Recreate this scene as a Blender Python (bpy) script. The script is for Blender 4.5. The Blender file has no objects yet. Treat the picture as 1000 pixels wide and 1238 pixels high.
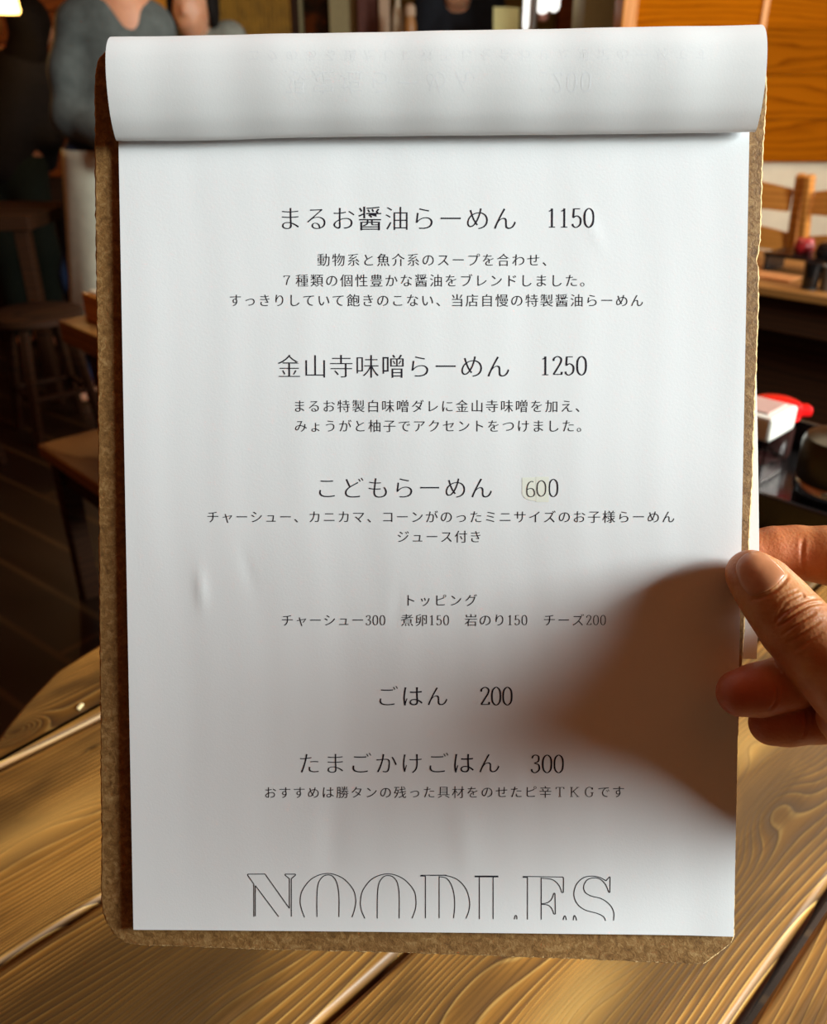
import bpy, bmesh, math, random
import numpy as np
import openvdb as vdb
from mathutils import Vector, Matrix
from mathutils.bvhtree import BVHTree

random.seed(7)
rng = np.random.default_rng(7)
S = bpy.context.scene
COL = S.collection
PI = math.pi

# ------------------------------------------------------------------ camera
HC, PITCH = 1.17, math.radians(27.0)
cam_d = bpy.data.cameras.new('camera')
cam_d.sensor_fit = 'HORIZONTAL'; cam_d.sensor_width = 36.0; cam_d.lens = 36.0
cam_d.clip_start = 0.02; cam_d.clip_end = 60
cam_d.dof.use_dof = True; cam_d.dof.focus_distance = 0.288; cam_d.dof.aperture_fstop = 17.0
cam = bpy.data.objects.new('camera', cam_d); COL.objects.link(cam)
cam.location = (0, 0, HC); cam.rotation_euler = (PI / 2 - PITCH, 0, 0)
S.camera = cam

# ------------------------------------------------------------------ world, lights, exposure
S.view_settings.view_transform = 'Standard'; S.view_settings.look = 'None'
S.view_settings.exposure = 0.02; S.view_settings.gamma = 1.0; S.view_settings.use_curve_mapping = False
W = bpy.data.worlds.new('world'); S.world = W; W.use_nodes = True
W.node_tree.nodes['Background'].inputs[0].default_value = (1.0, 0.64, 0.34, 1)
W.node_tree.nodes['Background'].inputs[1].default_value = 0.055


def area(name, loc, target, sx, sy, power, color):
    l = bpy.data.lights.new(name, 'AREA'); l.shape = 'RECTANGLE'; l.size = sx; l.size_y = sy
    l.energy = power; l.color = color
    o = bpy.data.objects.new(name, l); COL.objects.link(o); o.location = loc
    d = Vector(target) - Vector(loc); o.rotation_euler = d.to_track_quat('-Z', 'Y').to_euler()
    return o


WIN_Y, WIN_Z, WIN_W, WIN_H, WIN_X = -0.27, 1.84, 0.84, 0.84, 2.28
area('window_daylight', (WIN_X - 0.03, WIN_Y, WIN_Z), (0.05, .26, 1.08), WIN_W, WIN_H, 178, (0.90, 1.0, 0.985))
area('window_daylight_far', (WIN_X - 0.03, 2.1, 1.5), (-.6, 2.4, 1.0), 1.1, 1.0, 30, (1.0, 0.95, 0.88))
# warm fill light added over the dining room, out of view above the frame
area('ceiling_fill', (0.4, 2.2, 2.38), (0.4, 2.4, 0), 1.2, 0.5, 14, (1.0, 0.78, 0.50))


def lamp(name, loc, power, color, r=0.05):
    l = bpy.data.lights.new(name, 'POINT'); l.energy = power; l.color = color; l.shadow_soft_size = r
    o = bpy.data.objects.new(name, l); COL.objects.link(o); o.location = loc
    return o


# ------------------------------------------------------------------ pixel and board frames
FWD = np.array([0, math.cos(PITCH), -math.sin(PITCH)]); UPV = np.array([0, math.sin(PITCH), math.cos(PITCH)])
RGT = np.array([1.0, 0, 0]); CP = np.array([0, 0, HC])


def ray(px, py):
    return RGT * ((px - 500) / 1000) - UPV * ((py - 619) / 1000) + FWD


def atY(px, py, Y):
    d = ray(px, py); return CP + d * (Y / d[1])


def atZ(px, py, z):
    d = ray(px, py); return CP + d * ((z - HC) / d[2])


# the sheet's own frame, mm: x right, z up the sheet, n out of it towards the reader
RB = np.array([[0.9996, 0.0016, 0.0268], [-0.0001, 0.9985, -0.0545], [-0.0268, 0.0545, 0.9982]])
TB = np.array([-98.80061, 147.33701, 292.57873])


def b2w(x, z, n):
    q = RB @ np.array([x, -z, -n]) + TB
    return CP + (RGT * q[0] - UPV * q[1] + FWD * q[2]) / 1000


B0 = b2w(0, 0, 0)
BX = (b2w(1, 0, 0) - B0) * 1000; BN = (b2w(0, 0, 1) - B0) * 1000
BX /= np.linalg.norm(BX); BN -= BX * BX.dot(BN); BN /= np.linalg.norm(BN); BZ = np.cross(BX, -BN)
MB = Matrix(((BX[0], -BN[0], BZ[0], B0[0]), (BX[1], -BN[1], BZ[1], B0[1]), (BX[2], -BN[2], BZ[2], B0[2]), (0, 0, 0, 1)))


def px2b(px, py, n=0.0):
    d = np.array([(px - 500) / 1000, (py - 619) / 1000, 1.0]); N = RB[:, 2]
    k = (N @ TB - n) / (N @ d); q = RB.T @ (k * d - TB)
    return q[0], -q[1]


def L(x, z, n):            # mm in the sheet frame -> metres in the local frame of MB
    return (x / 1000, -n / 1000, z / 1000)


# ------------------------------------------------------------------ object helpers
def tag(o, label=None, cat=None, group=None, kind=None):
    if label: o['label'] = label
    if cat: o['category'] = cat
    if group: o['group'] = group
    if kind: o['kind'] = kind
    return o


def empty(name, loc=(0, 0, 0), rz=0, label=None, cat=None, group=None):
    o = bpy.data.objects.new(name, None); COL.objects.link(o); o.empty_display_size = .05
    o.location = loc; o.rotation_euler = (0, 0, rz)
    return tag(o, label, cat, group)


def link(name, me, m, parent=None, smooth=False):
    if m is not None and not me.materials: me.materials.append(m)
    if smooth: me.polygons.foreach_set('use_smooth', [True] * len(me.polygons))
    o = bpy.data.objects.new(name, me); COL.objects.link(o)
    if parent is not None: o.parent = parent
    return o


def mesh(name, verts, faces, m, parent=None, smooth=False):
    me = bpy.data.meshes.new(name); me.from_pydata([tuple(map(float, v)) for v in verts], [], [tuple(f) for f in faces])
    me.update()
    return link(name, me, m, parent, smooth)


def bm_obj(name, bm, m, parent=None, smooth=False, bevel=0, seg=2):
    if bevel:
        bmesh.ops.bevel(bm, geom=[e for e in bm.edges if len(e.link_faces) == 2 and e.calc_face_angle(0) > .5],
                        offset=bevel, segments=seg, profile=.5, affect='EDGES')
    bmesh.ops.recalc_face_normals(bm, faces=bm.faces)
    me = bpy.data.meshes.new(name); bm.to_mesh(me); bm.free()
    o = link(name, me, m, parent, smooth)
    return o


def add_box(bm, c, s, rot=None):
    r = bmesh.ops.create_cube(bm, size=1)
    M = Matrix.Translation(Vector(c)) @ (rot.to_4x4() if rot else Matrix.Identity(4)) @ Matrix.Diagonal((s[0], s[1], s[2], 1))
    bmesh.ops.transform(bm, matrix=M, verts=r['verts'])
    return r['verts']


def box(name, c, s, m, parent=None, bevel=0.003, rot=None):
    bm = bmesh.new(); add_box(bm, c, s, rot)
    return bm_obj(name, bm, m, parent, bevel=bevel)


def lathe(name, prof, m, parent=None, seg=40, at=(0, 0, 0), squash=1.0, smooth=True):
    vs, fs = [], []
    n = len(prof)
    for i in range(seg):
        a = 2 * PI * i / seg
        for r, z in prof:
            vs.append((at[0] + r * math.cos(a), at[1] + r * math.sin(a) * squash, at[2] + z))
    for i in range(seg):
        j = (i + 1) % seg
        for k in range(n - 1):
            fs.append((i * n + k, j * n + k, j * n + k + 1, i * n + k + 1))
    if prof[0][0] > 1e-6: fs.append([i * n for i in range(seg)][::-1])
    if prof[-1][0] > 1e-6: fs.append([i * n + n - 1 for i in range(seg)])
    bm = bmesh.new(); bv = [bm.verts.new(v) for v in vs]
    for f in fs: bm.faces.new([bv[i] for i in f])
    bmesh.ops.remove_doubles(bm, verts=bm.verts, dist=1e-6)
    o = bm_obj(name, bm, m, parent, smooth)
    if smooth: o.data.set_sharp_from_angle(angle=math.radians(40))
    return o


def bar_rot(p, q, roll=0):
    return (Vector(q) - Vector(p)).to_track_quat('Z', 'Y').to_matrix() @ Matrix.Rotation(roll, 3, 'Z')


def add_bar(bm, p, q, w, d):
    p, q = Vector(p), Vector(q)
    return add_box(bm, (p + q) / 2, (w, d, (q - p).length), bar_rot(p, q))


# ------------------------------------------------------------------ signed-distance modelling (bodies, hands)
def sdf_mesh(name, groups, voxel, m, parent=None, k_in=None, k_out=None, grooves=(), lo=None, hi=None, post=None):
    """groups: lists of primitives. ('c',p,q,r1,r2) tapered capsule, ('e',c,(rx,ry,rz),R) ellipsoid."""
    pts = []
    for g in groups:
        for p in g:
            if p[0] == 'c':
                for c, r in ((p[1], p[3]), (p[2], p[4])):
                    pts += [np.array(c) - r, np.array(c) + r]
            else:
                r = max(p[2]); pts += [np.array(p[1]) - r, np.array(p[1]) + r]
    pts = np.array(pts); pad = voxel * 5
    o = (pts.min(0) - pad) if lo is None else np.array(lo, float); h = (pts.max(0) + pad) if hi is None else np.array(hi, float)
    n = np.ceil((h - o) / voxel).astype(int)
    BIG = 1e3 * voxel
    F = np.full(n, BIG, np.float32)

    def window(a, b):
        i0 = np.clip(np.floor((a - o) / voxel).astype(int), 0, n); i1 = np.clip(np.ceil((b - o) / voxel).astype(int) + 1, 0, n)
        return i0, i1

    def coords(i0, i1):
        ax = [o[d] + voxel * np.arange(i0[d], i1[d], dtype=np.float32) for d in range(3)]
        return ax[0][:, None, None], ax[1][None, :, None], ax[2][None, None, :]

    def smin(a, b, k):
        if k <= 0: return np.minimum(a, b)
        hh = np.maximum(k - np.abs(a - b), 0) / k
        return np.minimum(a, b) - hh * hh * k * .25
    for g in groups:
        G = np.full(n, BIG, np.float32)
        for p in g:
            if p[0] == 'c':
                a, b = np.array(p[1], float), np.array(p[2], float); r1, r2 = p[3], p[4]; R = max(r1, r2) + k_in + k_out + 3 * voxel
                i0, i1 = window(np.minimum(a, b) - R, np.maximum(a, b) + R)
                if (i1 <= i0).any(): continue
                X, Y, Z = coords(i0, i1); d = b - a
                t = np.clip(((X - a[0]) * d[0] + (Y - a[1]) * d[1] + (Z - a[2]) * d[2]) / max(d @ d, 1e-12), 0, 1)
                D = np.sqrt((X - a[0] - t * d[0]) ** 2 + (Y - a[1] - t * d[1]) ** 2 + (Z - a[2] - t * d[2]) ** 2) - (r1 + (r2 - r1) * t)
            else:
                c = np.array(p[1], float); r = np.array(p[2], float); Rm = np.array(p[3]) if len(p) > 3 else np.eye(3)
                R = r.max() + k_in + k_out + 3 * voxel
                i0, i1 = window(c - R, c + R)
                if (i1 <= i0).any(): continue
                X, Y, Z = coords(i0, i1)
                q = [(Rm[0, j] * (X - c[0]) + Rm[1, j] * (Y - c[1]) + Rm[2, j] * (Z - c[2])) for j in range(3)]
                k0 = np.sqrt(sum((q[j] / r[j]) ** 2 for j in range(3)))
                k1 = np.sqrt(sum((q[j] / r[j] ** 2) ** 2 for j in range(3))) + 1e-9
                D = k0 * (k0 - 1) / k1
            s = np.s_[i0[0]:i1[0], i0[1]:i1[1], i0[2]:i1[2]]
            G[s] = smin(G[s], D.astype(np.float32), k_in)
        F = smin(F, G, k_out); del G
    for (p, q, depth, width) in grooves:
        a, b = np.array(p, float), np.array(q, float); R = 3 * width
        i0, i1 = window(np.minimum(a, b) - R, np.maximum(a, b) + R)
        if (i1 <= i0).any(): continue
        X, Y, Z = coords(i0, i1); d = b - a
        t = np.clip(((X - a[0]) * d[0] + (Y - a[1]) * d[1] + (Z - a[2]) * d[2]) / max(d @ d, 1e-12), 0, 1)
        D2 = (X - a[0] - t * d[0]) ** 2 + (Y - a[1] - t * d[1]) ** 2 + (Z - a[2] - t * d[2]) ** 2
        F[i0[0]:i1[0], i0[1]:i1[1], i0[2]:i1[2]] += (depth * np.exp(-D2 / width ** 2)).astype(np.float32)
    grid = vdb.FloatGrid(BIG); grid.copyFromArray(np.minimum(F, BIG))
    res = grid.convertToPolygons(isovalue=0.0, adaptivity=0.0)
    P, T, Q = res[0], res[1], res[2]
    V = np.array(P) * voxel + o
    fs = [tuple(t) for t in np.array(T).tolist()] + [tuple(t) for t in np.array(Q).tolist()]
    if post: V = post(V)
    me = bpy.data.meshes.new(name); me.from_pydata(V.tolist(), [], fs); me.update()
    bm = bmesh.new(); bm.from_mesh(me); bmesh.ops.recalc_face_normals(bm, faces=bm.faces)
    for _ in range(2): bmesh.ops.smooth_vert(bm, verts=bm.verts, factor=.5, use_axis_x=True, use_axis_y=True, use_axis_z=True)
    bm.to_mesh(me); bm.free()
    return link(name, me, m, parent, True)


# ------------------------------------------------------------------ materials
class NT:
    def __init__(s, name):
        s.m = bpy.data.materials.new(name); s.m.use_nodes = True; s.t = s.m.node_tree
        s.b = s.t.nodes['Principled BSDF']

    def n(s, typ, **kw):
        nd = s.t.nodes.new(typ)
        for k, v in kw.items():
            if k.startswith('i_'):
                key = k[2:]; key = int(key) if key.isdigit() else key.replace('_', ' ')
                s.set(nd.inputs[key], v)
            else: setattr(nd, k, v)
        return nd

    def set(s, inp, v):
        if isinstance(v, bpy.types.NodeSocket): s.t.links.new(v, inp)
        elif isinstance(v, bpy.types.Node): s.t.links.new(v.outputs[0], inp)
        else: inp.default_value = v

    def math(s, op, a, b=0.0, c=0.0):
        nd = s.t.nodes.new('ShaderNodeMath'); nd.operation = op
        s.set(nd.inputs[0], a); s.set(nd.inputs[1], b); s.set(nd.inputs[2], c); return nd.outputs[0]

    def ramp(s, fac, stops, interp='LINEAR'):
        nd = s.t.nodes.new('ShaderNodeValToRGB'); cr = nd.color_ramp; cr.interpolation = interp
        while len(cr.elements) < len(stops): cr.elements.new(.5)
        for e, (p, c) in zip(cr.elements, stops):
            e.position = p; e.color = (*c, 1) if len(c) == 3 else c
        s.set(nd.inputs[0], fac); return nd.outputs[0]

    def mix(s, fac, a, b, blend='MIX'):
        nd = s.t.nodes.new('ShaderNodeMix'); nd.data_type = 'RGBA'; nd.blend_type = blend
        s.set(nd.inputs[0], fac); s.set(nd.inputs[6], a if not isinstance(a, tuple) else (*a[:3], 1))
        s.set(nd.inputs[7], b if not isinstance(b, tuple) else (*b[:3], 1)); return nd.outputs[2]

    def noise(s, vec, scale, detail=3, rough=.55, dist=0.0):
        nd = s.n('ShaderNodeTexNoise'); s.set(nd.inputs['Vector'], vec); nd.inputs['Scale'].default_value = scale
        nd.inputs['Detail'].default_value = detail; nd.inputs['Roughness'].default_value = rough; nd.inputs['Distortion'].default_value = dist
        return nd.outputs[0]

    def obj(s): return s.n('ShaderNodeTexCoord').outputs['Object']

    def vmul(s, v, sc, off=None):
        nd = s.n('ShaderNodeVectorMath', operation='MULTIPLY'); s.set(nd.inputs[0], v); s.set(nd.inputs[1], sc)
        out = nd.outputs[0]
        if off is not None:
            a = s.n('ShaderNodeVectorMath', operation='ADD'); s.set(a.inputs[0], out); s.set(a.inputs[1], off); out = a.outputs[0]
        return out

    def bump(s, h, strength=.3, dist=.001):
        nd = s.n('ShaderNodeBump'); s.set(nd.inputs['Height'], h); nd.inputs['Strength'].default_value = strength
        nd.inputs['Distance'].default_value = dist; s.set(s.b.inputs['Normal'], nd.outputs[0])


def hexc(r, g, b):
    f = lambda c: ((c / 255) / 12.92 if c <= 10 else (((c / 255) + .055) / 1.055) ** 2.4)
    return (f(r), f(g), f(b))


def plain(name, c, rough=.5, metal=0.0, var=.12, scale=40, spec=.5, emit=None, bump=0.0):
    t = NT(name)
    nz = t.noise(t.obj(), scale, 4)
    d = tuple(max(0, x * (1 - var)) for x in c); l = tuple(min(1, x * (1 + var)) for x in c)
    t.set(t.b.inputs['Base Color'], t.ramp(nz, [(.3, d), (.7, l)]))
    t.b.inputs['Roughness'].default_value = rough; t.b.inputs['Metallic'].default_value = metal
    t.b.inputs['Specular IOR Level'].default_value = spec
    if emit:
        t.b.inputs['Emission Color'].default_value = (*emit[0], 1); t.b.inputs['Emission Strength'].default_value = emit[1]
    if bump: t.bump(nz, bump, .002)
    return t.m


def wood_mat(name, early, late, freq=120.0, amp=4.0, axis='Y', rough=.45, stain=None, bump=.25, seams=None, islands=True, spec=.5, light=None, knots=()):
    """procedural softwood grain running along one local axis; each plank (mesh island) differs"""
    t = NT(name); v = t.obj()
    sw = {'Y': (0, 1, 2), 'X': (1, 0, 2), 'Z': (0, 2, 1)}[axis]
    sp = t.n('ShaderNodeSeparateXYZ'); t.set(sp.inputs[0], v); c = [sp.outputs[i] for i in range(3)]
    across, along, third = c[sw[0]], c[sw[1]], c[sw[2]]
    if axis == 'X': across, along, third = c[2], c[0], c[1]
    if islands:
        isl = t.n('ShaderNodeNewGeometry').outputs['Random Per Island']
        off = t.math('MULTIPLY', isl, 37.0)
    else: isl = None; off = 0.0
    cb = t.n('ShaderNodeCombineXYZ'); t.set(cb.inputs[0], t.math('ADD', across, off)); t.set(cb.inputs[1], along); t.set(cb.inputs[2], third)
    P = cb.outputs[0]
    n1 = t.noise(t.vmul(P, (7.0, 1.1, 3.0)), 1.0, 2, .4)
    n2 = t.noise(t.vmul(P, (45.0, 5.0, 20.0)), 1.0, 2, .5)
    f = t.math('ADD', t.math('MULTIPLY', t.math('ADD', across, off), freq * .55), t.math('MULTIPLY', n1, amp * 5.0))
    f = t.math('ADD', f, t.math('MULTIPLY', n2, .55))
    ksum = None
    for (ka, kb, sa, sb, amp_, dark_) in knots:
        da = t.math('DIVIDE', t.math('SUBTRACT', across, ka), sa); db = t.math('DIVIDE', t.math('SUBTRACT', along, kb), sb)
        g = t.math('EXPONENT', t.math('MULTIPLY', t.math('ADD', t.math('MULTIPLY', da, da), t.math('MULTIPLY', db, db)), -1.0))
        f = t.math('ADD', f, t.math('MULTIPLY', g, amp_))
        dk = t.math('MULTIPLY', g, dark_); ksum = dk if ksum is None else t.math('ADD', ksum, dk)
    fr = t.math('FRACT', f)
    ring = t.ramp(fr, [(0, (0, 0, 0)), (.5, (.18,) * 3), (.82, (.8,) * 3), (.9, (1,) * 3), (1.0, (0, 0, 0))])
    fib = t.noise(t.vmul(P, (600.0, 14.0, 300.0)), 1.0, 3, .6)
    if light is not None:
        mid = tuple(a * .55 + b * .45 for a, b in zip(early, late))
        col = t.ramp(fr, [(0, light), (.05, light), (.14, early), (.45, mid), (.80, tuple(a * .4 + b * .6 for a, b in zip(mid, late))), (.93, late), (1.0, light)])
        zone = t.noise(t.vmul(P, (14.0, 1.6, 6.0)), 1.0, 3, .55)
        col = t.mix(t.ramp(zone, [(.36, (.55,) * 3), (.60, (0,) * 3)]), col, early)
        col = t.mix(t.math('MULTIPLY', t.ramp(fib, [(.42, (0,) * 3), (.66, (1,) * 3)]), .5), col, late)
    else:
        fac = t.math('ADD', t.math('MULTIPLY', ring, .8), t.math('MULTIPLY', t.math('SUBTRACT', fib, .5), .7))
        col = t.ramp(fac, [(0, early), (.35, tuple(a * .75 + b * .25 for a, b in zip(early, late))), (.9, late)])
    if stain is not None:
        big = t.noise(t.vmul(P, (11.0, 2.6, 5.0)), 1.0, 4, .6, .8)
        col = t.mix(t.ramp(big, [(.48, (0,) * 3), (.60, (.72,) * 3)]), col, stain, 'MIX')
    if ksum is not None:
        col = t.mix(t.math('MAXIMUM', ksum, 0.0), col, stain); col = t.mix(t.math('MAXIMUM', t.math('MULTIPLY', ksum, -1.0), 0.0), col, light)
    if islands:
        tint = t.ramp(isl, [(0, (.8, .8, .8)), (1, (1.15, 1.15, 1.15))])
        col = t.mix(1.0, col, tint, 'MULTIPLY')
    t.set(t.b.inputs['Base Color'], col)
    t.b.inputs['Specular IOR Level'].default_value = spec
    t.set(t.b.inputs['Roughness'], t.math('ADD', rough, t.math('MULTIPLY', ring, .15)))
    if bump:
        h = t.math('ADD', t.math('MULTIPLY', ring, -.6), t.math('MULTIPLY', fib, .8))
        t.bump(h, bump, .0012)
    return t.m


def skin_mat(name, c, deep, sss_scale, bump_scale=0, flush_attr=None):
    t = NT(name); v = t.obj()
    n = t.noise(v, bump_scale * .12 if bump_scale else 12, 4)
    col = t.ramp(n, [(.35, deep), (.7, c)])
    if flush_attr:
        at = t.n('ShaderNodeAttribute', attribute_name=flush_attr)
        col = t.mix(at.outputs['Fac'], col, hexc(186, 92, 66))
    t.set(t.b.inputs['Base Color'], col)
    t.b.inputs['Roughness'].default_value = .48
    t.b.inputs['Subsurface Weight'].default_value = .35; t.b.inputs['Subsurface Radius'].default_value = (1.0, .32, .14)
    t.b.inputs['Subsurface Scale'].default_value = sss_scale
    if bump_scale:
        vo = t.n('ShaderNodeTexVoronoi'); t.set(vo.inputs['Vector'], v); vo.inputs['Scale'].default_value = bump_scale
        f2 = t.noise(v, bump_scale * 2.2, 3)
        t.bump(t.math('ADD', vo.outputs[0], t.math('MULTIPLY', f2, .8)), .16, .0006)
    return t.m


# paper
def paper_mat(name, c, thin=0.0):
    t = NT(name); v = t.obj()
    n = t.noise(v, 1400, 3)
    big = t.noise(t.vmul(v, (30, 30, 9)), 1.0, 2)
    t.set(t.b.inputs['Base Color'], t.mix(t.ramp(big, [(.3, (0,) * 3), (.7, (1,) * 3)]), tuple(x * .97 for x in c), c))
    t.b.inputs['Roughness'].default_value = .75; t.b.inputs['Specular IOR Level'].default_value = .25
    t.bump(n, .12, .0002)
    if thin:
        tr = t.n('ShaderNodeBsdfTranslucent'); tr.inputs[0].default_value = (.95, .93, .88, 1)
        mx = t.n('ShaderNodeMixShader'); mx.inputs[0].default_value = thin
        t.t.links.new(t.b.outputs[0], mx.inputs[1]); t.t.links.new(tr.outputs[0], mx.inputs[2])
        t.t.links.new(mx.outputs[0], t.t.nodes['Material Output'].inputs['Surface'])
    return t.m


M_paper = paper_mat('white_paper', (.86, .87, .885))
M_thin = paper_mat('thin_white_paper', (.89, .895, .90), .12)
M_ink = plain('printed_ink', (.012, .011, .02), .7, var=.05, spec=.2)
M_pen = plain('pen_ink', (.04, .04, .045), .6, var=.05, spec=.2)
M_ghost = plain('show_through_ink', (.832, .842, .862), .8, var=.02, spec=.2)
M_tape = plain('correction_tape', (.87, .88, .78), .45, var=.03)


def board_mat():
    t = NT('hardboard'); v = t.obj()
    a = t.noise(v, 420, 5, .7, .6); b = t.noise(v, 60, 4); c = t.noise(v, 1500, 2)
    col = t.ramp(a, [(.28, hexc(92, 62, 30)), (.5, hexc(142, 103, 56)), (.72, hexc(182, 146, 96))])
    col = t.mix(t.ramp(b, [(.4, (0,) * 3), (.7, (.35,) * 3)]), col, hexc(112, 76, 36))
    t.set(t.b.inputs['Base Color'], col); t.b.inputs['Roughness'].default_value = .6
    t.bump(t.math('ADD', a, t.math('MULTIPLY', c, .5)), .35, .0006)
    return t.m


M_board = board_mat()
M_edge = plain('torn_hardboard_edge', hexc(205, 170, 118), .8, var=.25, scale=900, bump=.4)
M_chrome = plain('chrome', (.75, .75, .76), .18, 1.0, var=.05)
M_table = wood_mat('stained_pine', hexc(184, 128, 54), hexc(72, 44, 16), freq=400, amp=7.0, rough=.45, stain=hexc(70, 48, 20), bump=.22, light=hexc(226, 178, 98), knots=[(-0.1322, 0.2396, 0.014, 0.05, 5, -0.45), (-0.4396, 0.0825, 0.016, 0.06, 5, -0.4), (-0.125, 0.4424, 0.018, 0.05, 7, 0.55), (-0.5412, 0.1148, 0.01, 0.018, 6, 0.5), (-0.2731, 0.1075, 0.03, 0.05, 3, 0.6), (-0.1597, 0.4899, 0.016, 0.04, 4, -0.35), (-0.4857, 0.1487, 0.0025, 0.006, 1, 1.0), (-0.177, 0.207, 0.02, 0.07, 4, 0.45), (-0.3652, 0.0674, 0.012, 0.06, 3, 0.3)])
M_skin_hand = skin_mat('hand_skin', hexc(212, 146, 88), hexc(190, 116, 60), .003, 900, 'flush')
M_nail = plain('thumbnail', hexc(196, 132, 92), .3, var=.06, scale=300)
M_skin = skin_mat('face_skin', hexc(226, 168, 132), hexc(205, 142, 108), .01)
M_hair = plain('black_hair', hexc(24, 19, 16), .75, var=.3, scale=60, spec=.2)
M_orange = wood_mat('orange_pine_panel', hexc(168, 92, 0), hexc(118, 56, 0), freq=60, amp=1.3, axis='X', rough=.7, bump=.1, spec=.03)
M_panel_red = wood_mat('red_brown_panel', hexc(150, 70, 18), hexc(104, 44, 10), freq=50, amp=1.5, axis='X', rough=.6, bump=.1, spec=.2)
M_trim = wood_mat('pine_trim', hexc(224, 146, 44), hexc(186, 104, 22), freq=80, amp=1, axis='Z', rough=.4, bump=.1)
M_chair = wood_mat('honey_chair_wood', hexc(206, 138, 62), hexc(168, 98, 36), freq=90, amp=1, axis='X', rough=.38, bump=.08, islands=False)
M_dkwood = wood_mat('dark_wood', hexc(58, 32, 14), hexc(30, 16, 7), freq=90, amp=1.5, axis='X', rough=.6, bump=.1, islands=False, spec=.2)
M_bench = wood_mat('bench_wood', hexc(150, 104, 52), hexc(110, 70, 30), freq=90, amp=1.5, axis='X', rough=.45, bump=.1, islands=False)
M_cream = plain('cream_plaster', hexc(218, 206, 180), .8, var=.05, scale=20)
M_black = plain('black_lacquer', (.008, .007, .007), .18, var=.2)
M_blackmat = plain('black_cloth', (.010, .008, .008), .85, var=.3)
M_red = plain('red_plastic', hexc(226, 24, 24), .22, var=.05)
M_white = plain('white_plastic', (.78, .74, .66), .3, var=.04)
M_navy = plain('navy_cotton', hexc(22, 26, 36), .85, var=.2)
M_sweater = plain('grey_knit', hexc(88, 94, 92), .9, var=.2, scale=30, bump=.3)
M_grey = plain('grey_cotton', hexc(132, 134, 124), .9, var=.15)
M_apron = plain('beige_canvas', hexc(226, 222, 198), .85, var=.1, scale=25, bump=.3)
M_jean = plain('blue_denim', hexc(28, 48, 84), .9, var=.2)
M_khaki = plain('khaki_plaster', hexc(170, 154, 112), .8, var=.06)
M_ochre = plain('ochre_plaster', hexc(150, 116, 52), .8, var=.08)
M_gold = plain('gold_slats', hexc(176, 128, 36), .6, var=.25, scale=18)
M_maroon = plain('maroon_post', hexc(96, 38, 20), .5, var=.15)
M_pink = plain('pale_post', hexc(214, 178, 146), .5, var=.08)
M_steel = plain('steel_post', hexc(190, 192, 196), .3, .6, var=.05)
M_bottle = plain('pale_bottle', hexc(226, 206, 176), .3, var=.08)
M_tan = plain('tan_jar', hexc(184, 126, 70), .35, var=.1)
M_sign = plain('pale_yellow_card', hexc(226, 216, 150), .7, var=.05)
M_lampshade = plain('lit_shade', hexc(255, 190, 90), .6, var=.02, emit=((1.0, .55, .14), 9.0))
M_glow = plain('white_lantern', (.9, .9, .86), .4, var=.02, emit=((1, .98, .92), 1.8))
M_sauce = plain('dark_red_pickle', hexc(38, 12, 10), .4, var=.3, scale=120)


def floor_mat():
    t = NT('dark_floorboards'); v = t.obj()
    mp = t.n('ShaderNodeMapping'); t.set(mp.inputs[0], v); mp.inputs['Rotation'].default_value = (0, 0, math.radians(37))
    br = t.n('ShaderNodeTexBrick'); t.set(br.inputs['Vector'], mp.outputs[0])
    br.inputs['Color1'].default_value = (*hexc(50, 31, 15), 1); br.inputs['Color2'].default_value = (*hexc(36, 21, 10), 1)
    br.inputs['Mortar'].default_value = (*hexc(84, 60, 34), 1); br.inputs['Scale'].default_value = 1.0
    br.inputs['Mortar Size'].default_value = .008; br.inputs['Brick Width'].default_value = 1.6; br.inputs['Row Height'].default_value = .15
    n = t.noise(t.vmul(mp.outputs[0], (3, 30, 1)), 1.0, 4)
    t.set(t.b.inputs['Base Color'], t.mix(t.ramp(n, [(.35, (0,) * 3), (.75, (.5,) * 3)]), br.outputs['Color'], hexc(36, 22, 11)))
    t.b.inputs['Roughness'].default_value = .42
    t.bump(br.outputs['Fac'], -.3, .002)
    return t.m


M_floor = floor_mat()


def acrylic():
    t = NT('clear_acrylic')
    t.b.inputs['Transmission Weight'].default_value = 1.0; t.b.inputs['Roughness'].default_value = .04; t.b.inputs['IOR'].default_value = 1.2
    t.set(t.b.inputs['Base Color'], t.ramp(t.noise(t.obj(), 30, 2), [(0, (.86, .83, .82)), (1, (.95, .93, .92))]))
    return t.m


M_acrylic = acrylic()

# ------------------------------------------------------------------ the room
def slab(name, lo, hi, m, bevel=0):
    o = box(name, [(a + b) / 2 for a, b in zip(lo, hi)], [b - a for a, b in zip(lo, hi)], m, bevel=bevel)
    return tag(o, kind='structure')


slab('floor', (-4.6, -2.2, -.05), (WIN_X + .1, 6.4, 0), M_floor)
slab('ceiling', (-4.6, -2.2, 3.0), (WIN_X + .1, 6.4, 3.08), M_panel_red)
slab('wall_back', (-4.6, 5.4, 0), (WIN_X + .1, 5.5, 3.0), M_ochre)
slab('wall_left', (-4.7, -2.2, 0), (-4.6, 5.5, 3.0), M_panel_red)
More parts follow.
